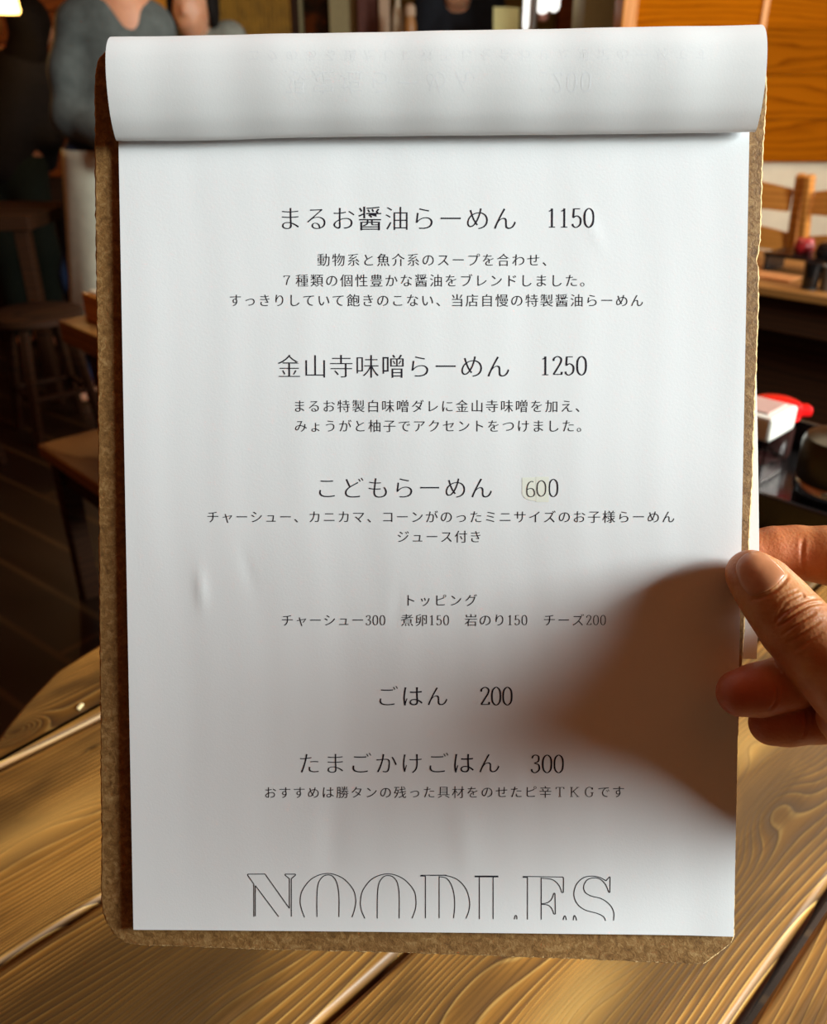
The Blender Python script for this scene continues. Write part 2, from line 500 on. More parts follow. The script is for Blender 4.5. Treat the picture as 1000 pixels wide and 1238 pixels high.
# right wall with the window opening the daylight comes through
bm = bmesh.new()
y0, y1, z0, z1 = WIN_Y - WIN_W / 2 - .05, WIN_Y + WIN_W / 2 + .05, WIN_Z - WIN_H / 2 - .05, WIN_Z + WIN_H / 2 + .05
for a, b, c, d in ((-2.2, y0, 0, 3), (y1, 1.5, 0, 3), (2.7, 5.5, 0, 3), (y0, y1, 0, z0), (y0, y1, z1, 3), (1.5, 2.7, 0, .95), (1.5, 2.7, 2.05, 3)):
    add_box(bm, (WIN_X + .05, (a + b) / 2, (c + d) / 2), (.1, b - a, d - c))
tag(bm_obj('wall_right', bm, M_panel_red), kind='structure')
bm = bmesh.new()
for a, b, c, d in ((y0, y0 + .05, z0, z1), (y1 - .05, y1, z0, z1), (y0, y1, z0, z0 + .05), (y0, y1, z1 - .05, z1)):
    add_box(bm, (WIN_X + .05, (a + b) / 2, (c + d) / 2), (.12, b - a, d - c))
tag(bm_obj('window_1', bm, M_trim), kind='structure')
bm = bmesh.new()
for a, b, c, d in ((1.5, 1.55, .95, 2.05), (2.65, 2.7, .95, 2.05), (1.5, 2.7, .95, 1.0), (1.5, 2.7, 2.0, 2.05)):
    add_box(bm, (WIN_X + .05, (a + b) / 2, (c + d) / 2), (.12, b - a, d - c))
tag(bm_obj('window_2', bm, M_trim), kind='structure')

# pine-clad partition on the right: boards above, cream plaster below
YP = 3.55
xl = atY(757, 20, YP)[0]; zb = atY(960, 195, YP)[2]
slab('wall_partition', (xl, YP + .03, 0), (WIN_X, YP + .12, 3.0), M_cream)
bm = bmesh.new()
ph = .152; zz = zb
while zz < 2.97:
    for (xa, xb_) in ((xl + .03, atY(922, 10, YP)[0]), (atY(928, 10, YP)[0], WIN_X)):
        add_box(bm, ((xa + xb_) / 2, YP + .012, zz + ph / 2 - .002), (xb_ - xa, .03, ph - .0012))
    zz += ph
bm_o = bm_obj('wall_partition_boards', bm, M_orange, bevel=.003, seg=1); tag(bm_o, kind='structure')
slab('trim_1', (xl - .02, YP - .03, 0), (xl + .035, YP + .12, 3.0), M_trim, .006)
xv = atY(925, 10, YP)[0]
slab('trim_2', (xv - .012, YP - .012, zb), (xv + .012, YP + .03, 3.0), M_trim, .003)


def post(name, pxa, pxb, Y, m, thick=.12):
    slab(name, (atY(pxa, 20, Y)[0], Y, 0), (atY(pxb, 20, Y)[0], Y + thick, 3.0), m, .005)


post('trim_3', 706, 747, 4.2, M_khaki, .3)
post('trim_4', 676, 704, 5.0, M_panel_red)
post('trim_5', 398, 431, 5.0, M_khaki, .2)
post('trim_6', 432, 458, 4.9, M_maroon)
post('trim_7', 458, 471, 4.85, M_pink)
post('trim_8', 355, 364, 5.1, M_khaki)
post('trim_9', 204, 216, 5.1, M_khaki)
# pine-clad wall at the left rear, dark wainscot below it
YL = 5.0
zl = atY(30, 214, YL)[2]
bm = bmesh.new(); zz = zl; xa, xb_ = -4.6, atY(182, 30, YL)[0]
while zz < 2.97:
    add_box(bm, ((xa + xb_) / 2, YL, zz + .1), (xb_ - xa, .05, .195)); zz += .2
tag(bm_obj('wall_rear_boards', bm, M_panel_red, bevel=.003, seg=1), kind='structure')
slab('wall_rear_wainscot', (-4.6, YL - .02, 0), (xb_, YL + .05, zl - .005), M_dkwood)
slab('wall_rear_post', (xb_, YL - .05, 0), (xb_ + .12, YL + .1, 3.0), M_trim, .005)

# ------------------------------------------------------------------ the table
TZ = .75; AZ = math.radians(46)
NV = np.array([math.cos(AZ), -math.sin(AZ), 0]); TV = np.array([math.sin(AZ), math.cos(AZ), 0])


def nt(n, t, z=0.0):
    p = NV * n + TV * t; return (p[0], p[1], z)


table = empty('plank_table', (0, 0, 0), -AZ, 'stained pine plank table with rounded corners in the foreground under the clipboard', 'table')
TT = 1.06
outline = [(-.605, .26), (-.6035, .212), (-.592, .166), (-.568, .13), (-.55, .108), (-.52, .078), (-.47, .035), (-.40, .0), (-.33, -.02), (-.25, -.03),
           (.20, -.03), (.235, 0), (.25, .05), (.25, TT - .06), (.235, TT - .02), (.20, TT), (-.55, TT), (-.59, TT - .02), (-.605, TT - .06)]


def clip_poly(poly, axis, lim, keep_less):
    out = []
    for i in range(len(poly)):
        a, b = poly[i - 1], poly[i]
        ia = (a[axis] <= lim) == keep_less; ib = (b[axis] <= lim) == keep_less
        if ia != ib:
            t = (lim - a[axis]) / (b[axis] - a[axis]); out.append((a[0] + t * (b[0] - a[0]), a[1] + t * (b[1] - a[1])))
        if ib: out.append(b)
    return out


seams = [-.62, -.513, -.3625, -.2165, -.069, .080, .26]
gaps = [0, .0015, .0015, .0016, .0034, .0015, 0]
bm = bmesh.new()
for i in range(len(seams) - 1):
    p = clip_poly(outline, 0, seams[i] + gaps[i], False); p = clip_poly(p, 0, seams[i + 1] - gaps[i + 1], True)
    if len(p) < 3: continue
    dz = random.uniform(-.0006, .0006)
    top = [bm.verts.new((x, y, TZ + dz)) for x, y in p]; bot = [bm.verts.new((x, y, TZ - .036)) for x, y in p]
    k = len(p)
    ft = bm.faces.new(top); fb = bm.faces.new(bot[::-1])
    for j in range(k): bm.faces.new((top[j], bot[j], bot[(j + 1) % k], top[(j + 1) % k]))
bm.normal_update()
ed = [e for e in bm.edges if any(abs(f.normal.z) > .9 for f in e.link_faces) and any(abs(f.normal.z) < .5 for f in e.link_faces)]
bmesh.ops.bevel(bm, geom=ed, offset=.0058, segments=4, profile=.5, affect='EDGES')
top_o = bm_obj('tabletop', bm, M_table, table)
top_o.data.polygons.foreach_set('use_smooth', [True] * len(top_o.data.polygons)); top_o.data.set_sharp_from_angle(angle=math.radians(40))
for (a, b) in ((-.48, .2), (.16, .1), (.16, TT - .1), (-.5, TT - .1)):
    box('leg', (a, b, (TZ - .036) / 2), (.06, .06, TZ - .036), M_dkwood, table, .004)
box('apron_rail', (-.16, .5, TZ - .07), (.05, .8, .068), M_dkwood, table, .003)
# chipped splinter and dark knot near the left corner
w = atZ(97, 855, TZ)
bm = bmesh.new(); wl = (float(np.dot(w, NV)), float(np.dot(w, TV)), TZ)
add_box(bm, (wl[0], wl[1], TZ + .0007), (.0028, .0060, .0016), Matrix.Rotation(.5, 3, 'Z') @ Matrix.Rotation(.12, 3, 'X'))
bm_obj('splinter', bm, plain('pale_splinter', hexc(236, 214, 160), .7), table, bevel=.0005)['label'] = 'tiny pale raised splinter'

# ------------------------------------------------------------------ clipboard
clip = empty('clipboard', label='worn brown hardboard clipboard held upright in front of the table', cat='clipboard')
clip.matrix_world = MB
pix = [(112, 300), (114, 500), (118, 900), (119, 1085)]
NB = -1.9
left = [px2b(*p, NB) for p in ((114, 100), (115, 300), (118, 500), (120, 780), (122, 1000), (122, 1090))]
bl = [px2b(*p, NB) for p in ((124, 1104), (129, 1117), (138, 1131), (150, 1140))]
bottom = [px2b(*p, NB) for p in ((165, 1143), (300, 1148), (500, 1153), (700, 1160), (836, 1166))]
br = [px2b(*p, NB) for p in ((851, 1166), (868, 1154), (884, 1141), (888, 1134))]
right = [px2b(*p, NB) for p in ((889, 1060), (892, 900), (902, 740), (910, 590), (917, 400), (923, 200), (927, 130))]
tr = [px2b(*p, NB) for p in ((928, 90), (926, 72), (918, 60), (904, 54))]
tl = [px2b(*p, NB) for p in ((146, 53), (136, 56), (127, 61.5), (120, 69), (116, 79))]
ol = left + bl + bottom + br + right + tr + tl
# resample the outline and roughen it the way worn fibreboard frays
pts = []
for i in range(len(ol)):
    a, b = np.array(ol[i]), np.array(ol[(i + 1) % len(ol)]); k = max(1, int(np.linalg.norm(b - a) / 1.1))
    for j in range(k): pts.append(a + (b - a) * j / k)
pts = np.array(pts); nrm = np.roll(pts, -1, 0) - np.roll(pts, 1, 0); nrm = np.c_[-nrm[:, 1], nrm[:, 0]]; nrm /= np.linalg.norm(nrm, axis=1)[:, None]
jit = rng.normal(0, .065, len(pts)); jit = (jit + np.roll(jit, 1) * .5)
pts = pts + nrm * jit[:, None]
# small bite out of the right edge
bx, bz = px2b(917, 312, NB)
dd = np.hypot((pts[:, 0] - bx) / 1.0, (pts[:, 1] - bz) / 3.4); pts[:, 0] -= 1.6 * np.exp(-dd ** 2)
bm = bmesh.new()
layers = [(NB, -.45), (NB - .35, 0.0), (NB - 2.4, .05), (NB - 2.9, -.4)]
rings = []
for nn, ins in layers:
    q = pts - nrm * 0 + (pts * 0)
    c = pts.mean(0); inward = -nrm if ((pts + nrm - c) ** 2).sum() > ((pts - nrm - c) ** 2).sum() else nrm
    q = pts + inward * (-ins) + (rng.normal(0, .08, pts.shape) if abs(nn) else 0)
    rings.append([bm.verts.new(L(a, b, nn)) for a, b in q])
m_ = len(pts)
f0 = bm.faces.new(rings[0]); f1 = bm.faces.new(rings[-1][::-1])
for r in range(len(rings) - 1):
    for i in range(m_):
        f = bm.faces.new((rings[r][i], rings[r + 1][i], rings[r + 1][(i + 1) % m_], rings[r][(i + 1) % m_])); f.material_index = 1
bd = bm_obj('board', bm, M_board, clip); bd.data.materials.append(M_edge)
# the clip itself, inside the turned-over page
bm = bmesh.new(); add_box(bm, (.105, .0014, .2955), (.11, .0008, .014)); plate = bm_obj('clip_plate', bm, M_chrome, clip, bevel=.0002)
bm = bmesh.new(); add_box(bm, (.105, -.0024, .2915), (.112, .0012, .006)); bm_obj('clip_jaw', bm, M_chrome, plate, bevel=.0004)
bm = bmesh.new(); bmesh.ops.create_cone(bm, cap_ends=True, segments=16, radius1=.0021, radius2=.0021, depth=.104,
                                        matrix=Matrix.Translation((.105, -.0024, .2985)) @ Matrix.Rotation(PI / 2, 4, 'Y'))
bm_obj('clip_hinge', bm, M_chrome, plate, smooth=True)


# ------------------------------------------------------------------ menu sheet
def sheet_n(x, z):
    u = x / 210; w = np.clip(z / 297, 0, 1)
    n = -.5 + 1.3 * (1 - u) ** 2 * (1 - w) + .5 * np.exp(-((u - 1) / .06) ** 2) * (1 - w)
    n += (.036 * np.sin(x * .21 + 1.1 * np.sin(z * .013)) + .045 * np.sin(x * .117 + 2.0 + .8 * np.sin(z * .017 + 1)) + .012 * np.sin(x * .47 + z * .02 + np.sin(z * .05))) * (.35 + .65 * np.sin(PI * np.clip(w, .02, .98)))
    n += .10 * np.sin(z * .031 + x * .01) * np.sin(PI * u)
    for (cx, cz, sx, sz, a, th) in dents:
        c, s = math.cos(th), math.sin(th); dx, dz_ = x - cx, z - cz
        p, q = (dx * c + dz_ * s) / sx, (-dx * s + dz_ * c) / sz
        n += a * np.exp(-p * p - q * q)
    return n


dents = []
for (px, py, sx, sz, a, th) in ((243, 712, 1.6, 6, .28, .1), (300, 690, 1.5, 7, -.12, .3), (716, 275, 1.4, 8, .14, .5), (590, 935, 1.5, 5, .16, .4),
                               (480, 735, 1.8, 8, -.10, -.1), (560, 1010, 5, 14, .22, .1), (400, 1010, 5, 16, -.2, -.05), (640, 940, 2.0, 9, -.12, .3)):
    x_, z_ = px2b(px, py); dents.append((x_, z_, sx, sz, a, th))


def surf_grid(name, X, Z, nf, thick, m, parent):
    nx, nz = len(X), len(Z)
    gx, gz = np.meshgrid(X, Z); N = nf(gx, gz)
    V = []
    for s in (0, -thick):
        V += [L(a, b, c + s) for a, b, c in zip(gx.ravel(), gz.ravel(), N.ravel())]
    F = []; K = nx * nz
    for j in range(nz - 1):
        for i in range(nx - 1):
            a = j * nx + i; F.append((a, a + 1, a + nx + 1, a + nx)); F.append((K + a + nx, K + a + nx + 1, K + a + 1, K + a))
    loop = [i for i in range(nx)] + [j * nx + nx - 1 for j in range(1, nz)] + [(nz - 1) * nx + i for i in range(nx - 2, -1, -1)] + [j * nx for j in range(nz - 2, 0, -1)]
    for a, b in zip(loop, loop[1:] + loop[:1]): F.append((b, a, K + a, K + b))
    o = mesh(name, V, F, m, parent, True); o.data.set_sharp_from_angle(angle=math.radians(50)); return o


sheet = empty('menu_sheet', label='white printed noodle menu page facing the reader, clipped to the hardboard', cat='menu')
sheet.matrix_world = MB
front_page = surf_grid('page', np.linspace(0, 210, 141), np.linspace(0, 294, 120), sheet_n, .13, M_paper, sheet)

# --- lettering: glyph outlines from the built-in font, thinned like a light serif face
_gc = {}


def glyph(ch, wt=1.0):
    key = (ch, wt)
    if key in _gc: return _gc[key]
    cu = bpy.data.curves.new('g', 'FONT'); cu.body = ch; cu.size = 1
    o = bpy.data.objects.new('g', cu); COL.objects.link(o)
    dg = bpy.context.evaluated_depsgraph_get(); c2 = o.to_curve(dg)
    polys = []
    for s in c2.splines:
        bp = s.bezier_points; k = len(bp); P = []
        for i in range(k):
            a, b = bp[i], bp[(i + 1) % k]
            p0, p1, p2, p3 = (np.array(v[:2]) for v in (a.co, a.handle_right, b.handle_left, b.co))
            straight = a.handle_right_type == 'VECTOR' and b.handle_left_type == 'VECTOR'
            chord = np.linalg.norm(p3 - p0); bend = np.linalg.norm(p1 - p0 - (p3 - p0) / 3) + np.linalg.norm(p2 - p0 - (p3 - p0) * 2 / 3)
            ns = 1 if bend < .004 * max(chord, .05) else (5 if chord > .05 else 3)
            for j in range(ns):
                t = j / ns; P.append((1 - t) ** 3 * p0 + 3 * (1 - t) ** 2 * t * p1 + 3 * (1 - t) * t * t * p2 + t ** 3 * p3)
        P = np.array(P)
        keep = np.linalg.norm(P - np.roll(P, 1, 0), axis=1) > 1e-4
        polys.append(P[keep])
    bpy.data.objects.remove(o)
    tot = sum(.5 * np.sum(P[:, 0] * np.roll(P[:, 1], -1) - np.roll(P[:, 0], -1) * P[:, 1]) for P in polys)
    sg = 1 if tot > 0 else -1
    out = []
    npt = sum(len(P) for P in polys)
    if npt > 150 or len(polys) > 9: wt = wt * (.5 if ch != '醤' else .2)
    ofs = np.array([.011, .021]) * wt
    for P in polys:
        d1 = P - np.roll(P, 1, 0); d2 = np.roll(P, -1, 0) - P
        n1 = np.c_[-d1[:, 1], d1[:, 0]] / np.linalg.norm(d1, axis=1)[:, None] * sg
        n2 = np.c_[-d2[:, 1], d2[:, 0]] / np.linalg.norm(d2, axis=1)[:, None] * sg
        # move both edges inwards, horizontals more than verticals, and meet them at the corner
        o1 = n1 * ofs; o2 = n2 * ofs
        den = 1 + (n1 * n2).sum(1); sel = den > .35
        off = np.where(sel[:, None], 0, (o1 + o2) / 2)
        e1 = (o1 * n1).sum(1); e2 = (o2 * n2).sum(1); det = n1[:, 0] * n2[:, 1] - n1[:, 1] * n2[:, 0]
        good = np.abs(det) > .25
        with np.errstate(all='ignore'):
            mx = (e1 * n2[:, 1] - e2 * n1[:, 1]) / det; my = (n1[:, 0] * e2 - n2[:, 0] * e1) / det
        mit = np.where(good[:, None], np.c_[mx, my], (o1 + o2) / 2)
        ln = np.linalg.norm(mit, axis=1); mit *= np.minimum(1, .034 / np.maximum(ln, 1e-9))[:, None]
        out.append(P + mit)
    _gc[key] = fill(out); return _gc[key]


def fill(polys):
    cu = bpy.data.curves.new('f', 'CURVE'); cu.dimensions = '2D'; cu.fill_mode = 'FRONT'
    for P in polys:
        s = cu.splines.new('POLY'); s.points.add(len(P) - 1); s.use_cyclic_u = True
        for q, v in zip(s.points, P): q.co = (v[0], v[1], 0, 1)
    o = bpy.data.objects.new('f', cu); COL.objects.link(o)
    dg = bpy.context.evaluated_depsgraph_get()
    me = bpy.data.meshes.new_from_object(o.evaluated_get(dg))
    v = np.array([p.co[:2] for p in me.vertices]).reshape(-1, 2); f = [tuple(p.vertices) for p in me.polygons]
    bpy.data.objects.remove(o); bpy.data.meshes.remove(me)
    return v, f


def spline(P, n=8, closed=False):
    P = np.array(P, float); out = []
    k = len(P); rngi = range(k if closed else k - 1)
    for i in rngi:
        g = lambda j: P[j % k] if closed else P[min(max(j, 0), k - 1)]
        p0, p1, p2, p3 = g(i - 1), g(i), g(i + 1), g(i + 2)
        for j in range(n):
            t = j / n
            out.append(.5 * (2 * p1 + (p2 - p0) * t + (2 * p0 - 5 * p1 + 4 * p2 - p3) * t * t + (3 * p1 - p0 - 3 * p2 + p3) * t ** 3))
    if not closed: out.append(P[-1])
    return np.array(out)


def ribbon(P, thin, thick, closed=False):
    """a pen stroke with broad verticals and fine horizontals"""
    P = np.array(P, float)
    T = (np.roll(P, -1, 0) - np.roll(P, 1, 0)) if closed else np.gradient(P, axis=0)
    T /= np.maximum(np.linalg.norm(T, axis=1), 1e-9)[:, None]; Nn = np.c_[-T[:, 1], T[:, 0]]
    w = (thin + (thick - thin) * np.abs(T[:, 1]) ** 1.5)[:, None] / 2
    a, b = P + Nn * w, P - Nn * w; n = len(P)
    F = [(i, i + 1, n + i + 1, n + i) for i in range(n - 1)] + ([(n - 1, 0, n, 2 * n - 1)] if closed else [])
    return np.vstack([a, b]), F


def strokes(lst, thin=.03, thick=.065):
    V, F, o = [], [], 0
    for s in lst:
        kind, P = s[0], s[1]
        if kind == 'o': v, f = ribbon(spline(P, 8, True), thin, thick, True)
        elif kind == 's': v, f = ribbon(spline(P, 8), thin, thick)
        else: v, f = ribbon(P, thin, thick)
        V.append(v); F += [tuple(i + o for i in q) for q in f]; o += len(v)
    return np.vstack(V), F


# light condensed serif figures in a half-width cell (width .5, height about .75)
_D = {'0': [('o', [(.25, .74), (.39, .62), (.425, .37), (.39, .12), (.25, 0), (.11, .12), (.075, .37), (.11, .62)])],
      '1': [('l', [(.25, 0), (.25, .74)]), ('l', [(.25, .735), (.21, .66), (.13, .635)]), ('l', [(.13, .012), (.37, .012)])],
      '2': [('s', [(.10, .56), (.11, .66), (.25, .74), (.39, .66), (.38, .50), (.25, .27), (.10, .03)]), ('l', [(.09, .025), (.42, .025)]), ('l', [(.415, .02), (.43, .13)])],
      '3': [('s', [(.11, .60), (.15, .70), (.25, .74), (.37, .68), (.36, .48), (.20, .40)]), ('s', [(.20, .40), (.38, .33), (.40, .13), (.25, 0), (.12, .05), (.09, .15)])],
      '5': [('l', [(.38, .725), (.14, .725)]), ('l', [(.14, .735), (.12, .38)]), ('s', [(.12, .38), (.26, .45), (.40, .34), (.39, .12), (.24, 0), (.12, .05), (.09, .14)])],
      '6': [('s', [(.37, .72), (.26, .735), (.14, .60), (.09, .30), (.14, .06), (.25, 0), (.38, .08), (.40, .24), (.33, .40), (.20, .40), (.10, .27)])]}
_F = {'７': [('l', [(.28, .72), (.70, .72)]), ('s', [(.70, .72), (.52, .40), (.44, .05)]), ('l', [(.28, .73), (.27, .62)])],
      'Ｔ': [('l', [(.5, .02), (.5, .74)]), ('l', [(.22, .735), (.78, .735)]), ('l', [(.22, .74), (.20, .60)]), ('l', [(.78, .74), (.80, .60)]), ('l', [(.38, .015), (.62, .015)])],
      'Ｋ': [('l', [(.27, .02), (.27, .74)]), ('l', [(.17, .735), (.38, .735)]), ('l', [(.17, .015), (.38, .015)]), ('l', [(.74, .72), (.28, .33)]), ('l', [(.40, .43), (.76, .02)]),
             ('l', [(.62, .735), (.84, .735)]), ('l', [(.64, .015), (.86, .015)])],
      'Ｇ': [('s', [(.74, .56), (.66, .69), (.50, .74), (.30, .64), (.22, .37), (.30, .10), (.50, 0), (.66, .04), (.73, .12)]), ('l', [(.73, .10), (.73, .32)]), ('l', [(.60, .32), (.84, .32)]), ('l', [(.74, .56), (.74, .72)])]}


def char(ch, wt=1.0):
    if ch in _D: v, f = strokes(_D[ch], .034, .07); return v, f, .5, 0
    if ch in _F: v, f = strokes(_F[ch], .036, .07); return v, f, 1.0, 0
    v, f = glyph(ch, wt); return v, f, 1.0, 0


def text_mesh(s, x0, x1, yc, name, parent, m, em, base_h=.37, nf=None, eps=.05, flip=False, post=None, squeeze=1.0, wt=.8):
    """lay out s between pixels x0..x1 (ink extents), vertical centre at yc; em in mm"""
    units = sum(.5 if (c in _D) else 1.0 for c in s)
    a, za = px2b(x0, yc); b, zb_ = px2b(x1, yc)
    V, F, o, u = [], [], 0, 0.0
    for c in s:
        cell = .5 if c in _D else 1.0
        if c not in '　 ':
            v, f, adv, _ = char(c, wt); v = v.copy()
            V.append(np.c_[(v[:, 0] - adv / 2) * em * squeeze, (v[:, 1] - base_h) * em * (-1 if flip else 1), np.full(len(v), u + cell / 2)])
            F += [tuple(i + o for i in q) for q in f]; o += len(v)
        u += cell
    V = np.vstack(V)
    if flip: F = [q[::-1] for q in F]
    # choose the cell pitch so the ink spans exactly a..b
    lo_i, hi_i = np.argmin(V[:, 2] * 1e3 + V[:, 0]), np.argmax(V[:, 2] * 1e3 + V[:, 0])
    first = V[V[:, 2] == V[:, 2].min()]; last = V[V[:, 2] == V[:, 2].max()]
    du = last[0, 2] - first[0, 2]
    pitch = ((b - a) - (last[:, 0].max() - first[:, 0].min())) / du if du > 0 else 1
    org = a - first[:, 0].min() - first[0, 2] * pitch
    X = org + V[:, 2] * pitch + V[:, 0]; t = (X - a) / (b - a); Z = za + (zb_ - za) * t + V[:, 1]
    if post: return post(X, Z, F)
    N = nf(X, Z) + eps
    return mesh(name, [L(p, q, r) for p, q, r in zip(X, Z, N)], F, m, parent)


H = 8.6; D = 4.55
lines = [('printed_heading', 'まるお醤油らーめん', 341, 624, 264, H), ('printed_price', '1150', 664, 719, 263, 8.4),
         ('printed_description', '動物系と魚介系のスープを合わせ、', 384, 661, 314, D), ('printed_description', '７種類の個性豊かな醤油をブレンドしました。', 343, 707, 339, D),
         ('printed_description', 'すっきりしていて飽きのこない、当店自慢の特製醤油らーめん', 278, 778, 363, D),
         ('printed_heading', '金山寺味噌らーめん', 336, 616, 443, H), ('printed_price', '1250', 656, 710, 442, 8.4),
         ('printed_description', 'まるお特製白味噌ダレに金山寺味噌を加え、', 357, 701, 491, D), ('printed_description', 'みょうがと柚子でアクセントをつけました。', 357, 703, 515, D),
         ('printed_heading', 'こどもらーめん', 386, 595, 590, 8.2),
         ('printed_description', 'チャーシュー、カニカマ、コーンがのったミニサイズのお子様らーめん', 251, 816, 625, D), ('printed_description', 'ジュース付き', 481, 581, 649, D),
         ('printed_description', 'トッピング', 493, 577, 726, D), ('printed_description', 'チャーシュー300　煮卵150　岩のり150　チーズ200', 341, 733, 750, D),
         ('printed_heading', 'ごはん', 459, 541, 842, 8.0), ('printed_price', '200', 581, 620, 842, 8.4),
         ('printed_heading', 'たまごかけごはん', 363, 604, 923, 8.2), ('printed_price', '300', 642, 682, 924, 8.4),
         ('printed_description', 'おすすめは勝タンの残った具材をのせたピ辛ＴＫＧです', 321, 755, 958, D)]
for nm, s, x0, x1, yc, em in lines:
    text_mesh(s, x0, x1, yc, nm, front_page, M_ink, em, nf=sheet_n, wt=.8 if em > 6 else .38)
# the 600: two digits written on strips of correction tape, the last one printed
for poly in ([(631.5, 577.5), (648, 577), (648, 606), (641, 605), (635, 602.5), (631.5, 598)], [(648.3, 576.5), (664, 576.5), (664, 607), (648.3, 607)]):
    P = [px2b(*p) for p in poly]
    tp = mesh('correction_tape', [L(a, b, float(sheet_n(np.array(a), np.array(b))) + .045) for a, b in P], [tuple(range(len(P)))[::-1]], M_tape, front_page)
    tp['label'] = 'pale yellow strip of correction tape under the price'
_D['６'] = [('s', [(.36, .70), (.27, .72), (.16, .62), (.10, .40), (.11, .12), (.22, .0), (.37, .04), (.41, .18), (.36, .34), (.25, .39), (.10, .34)])]
for ch, x0, x1, yc in (('６', 638, 646, 591), ('0', 650, 660, 590.5)):
    a, z_ = px2b((x0 + x1) / 2, yc); v, f = strokes(_D[ch], .035, .042)
    X = a + (v[:, 0] - .25) * 8.2; Z = z_ + (v[:, 1] - .37) * 7.2
    o = mesh('handwritten_digit', [L(p, q, r + .1) for p, q, r in zip(X, Z, sheet_n(X, Z))], f, M_pen, front_page)
    o['label'] = 'digit of the price written by hand in grey pen'
a, z_ = px2b(669.5, 590); v, f = strokes(_D['0'])
X = a + (v[:, 0] - .25) * 8.0; Z = z_ + (v[:, 1] - .37) * 8.0
mesh('printed_price', [L(p, q, r + .05) for p, q, r in zip(X, Z, sheet_n(X, Z))], f, M_ink, front_page)
# outlined word along the foot of the page
A = lambda l: [(280 + x / 3.846, 1040 + y / 3.846) for x, y in l]
Bq = lambda l: [(520 + x / 3.846, 1040 + y / 3.846) for x, y in l]
word = [('l', A([(80, 62), (157, 62), (270, 222), (270, 84), (250, 68), (250, 63), (298, 63), (298, 68), (279, 84), (279, 260)])), ('l', A([(157, 62), (77, 62), (77, 68), (105, 108), (105, 260)])),
        ('l', A([(112, 258), (112, 115), (220, 260)])),
        ('s', A([(340, 264), (326, 225), (320, 185), (332, 135), (378, 82), (447, 61), (516, 82), (564, 132), (578, 180), (574, 222), (561, 264)])),
        ('s', A([(398, 262), (398, 160), (405, 105), (425, 76), (447, 68), (470, 74), (490, 104), (500, 165), (500, 263)])),
        ('s', A([(620, 270), (604, 230), (600, 190), (612, 138), (658, 84), (728, 63), (796, 84), (846, 136), (858, 185), (855, 228), (840, 270)])),
        ('s', A([(678, 270), (679, 165), (686, 108), (706, 78), (728, 71), (752, 78), (772, 106), (780, 165), (780, 270)])),
        ('l', A([(880, 70), (1000, 70)])), ('l', A([(880, 73), (904, 75)])), ('l', A([(902, 74), (902, 270)])), ('l', A([(880, 69), (880, 76)])),
        ('s', Bq([(40, 71), (80, 73), (130, 92), (168, 135), (184, 190), (182, 232), (168, 272)])), ('l', Bq([(0, 71), (60, 71)])), ('l', Bq([(43, 75), (43, 270)])),
        ('s', Bq([(43, 77), (75, 84), (98, 112), (112, 160), (115, 215), (110, 270)])),
        ('l', Bq([(208, 74), (318, 75)])), ('l', Bq([(208, 78), (318, 79)])), ('l', Bq([(230, 78), (230, 275)])), ('l', Bq([(294, 79), (294, 275)])),
        ('s', Bq([(393, 276), (396, 262), (400, 258), (404, 263), (405, 276)])),
        ('l', Bq([(432, 77), (620, 80), (622, 90), (621, 152), (614, 152)])), ('s', Bq([(614, 152), (600, 118), (570, 92), (518, 85)])), ('l', Bq([(432, 81), (456, 82)])),
        ('l', Bq([(454, 82), (454, 277)])), ('l', Bq([(518, 82), (518, 278)])),
        ('s', Bq([(519, 204), (545, 200), (565, 185), (576, 158), (581, 155)])), ('l', Bq([(582, 155), (584, 252), (577, 252)])), ('s', Bq([(577, 252), (566, 225), (548, 210), (519, 207)])),
        ('s', Bq([(620, 280), (624, 265), (628, 261), (632, 266), (635, 280)])), ('s', Bq([(667, 281), (670, 262), (674, 260), (679, 268), (683, 282)])),
        ('s', Bq([(818, 284), (808, 265), (780, 250), (720, 232), (684, 202), (670, 160), (682, 115), (712, 85), (750, 76), (790, 82), (820, 98)])),
        ('l', Bq([(820, 98), (836, 80), (839, 80), (838, 152), (833, 152)])),
        ('s', Bq([(833, 152), (818, 116), (792, 90), (762, 84), (732, 94), (716, 122), (722, 150), (750, 168), (800, 182), (838, 210), (856, 245), (855, 283)]))]
V, F, o_ = [], [], 0
for kind, P in word:
    Q = np.array([px2b(*p) for p in (spline(P, 8) if kind == 's' else P)])
    if kind == 'l':
        Q = np.vstack([np.linspace(Q[i], Q[i + 1], 6)[:-1] for i in range(len(Q) - 1)] + [Q[-1:]])
        for i0 in range(0, len(Q) - 1, 5):
            seg = Q[i0:i0 + 6]; T = seg[-1] - seg[0]; ln = np.linalg.norm(T)
            if ln < 1e-6: continue
            v, f = ribbon(seg, .30, .30); V.append(v); F += [tuple(i + o_ for i in q) for q in f]; o_ += len(v)
    else:
        v, f = ribbon(Q, .30, .30); V.append(v); F += [tuple(i + o_ for i in q) for q in f]; o_ += len(v)
V = np.vstack(V)
mesh('outlined_lettering', [L(p, q, r + .05) for p, q, r in zip(V[:, 0], V[:, 1], sheet_n(V[:, 0], V[:, 1]))], F, M_ink, front_page)

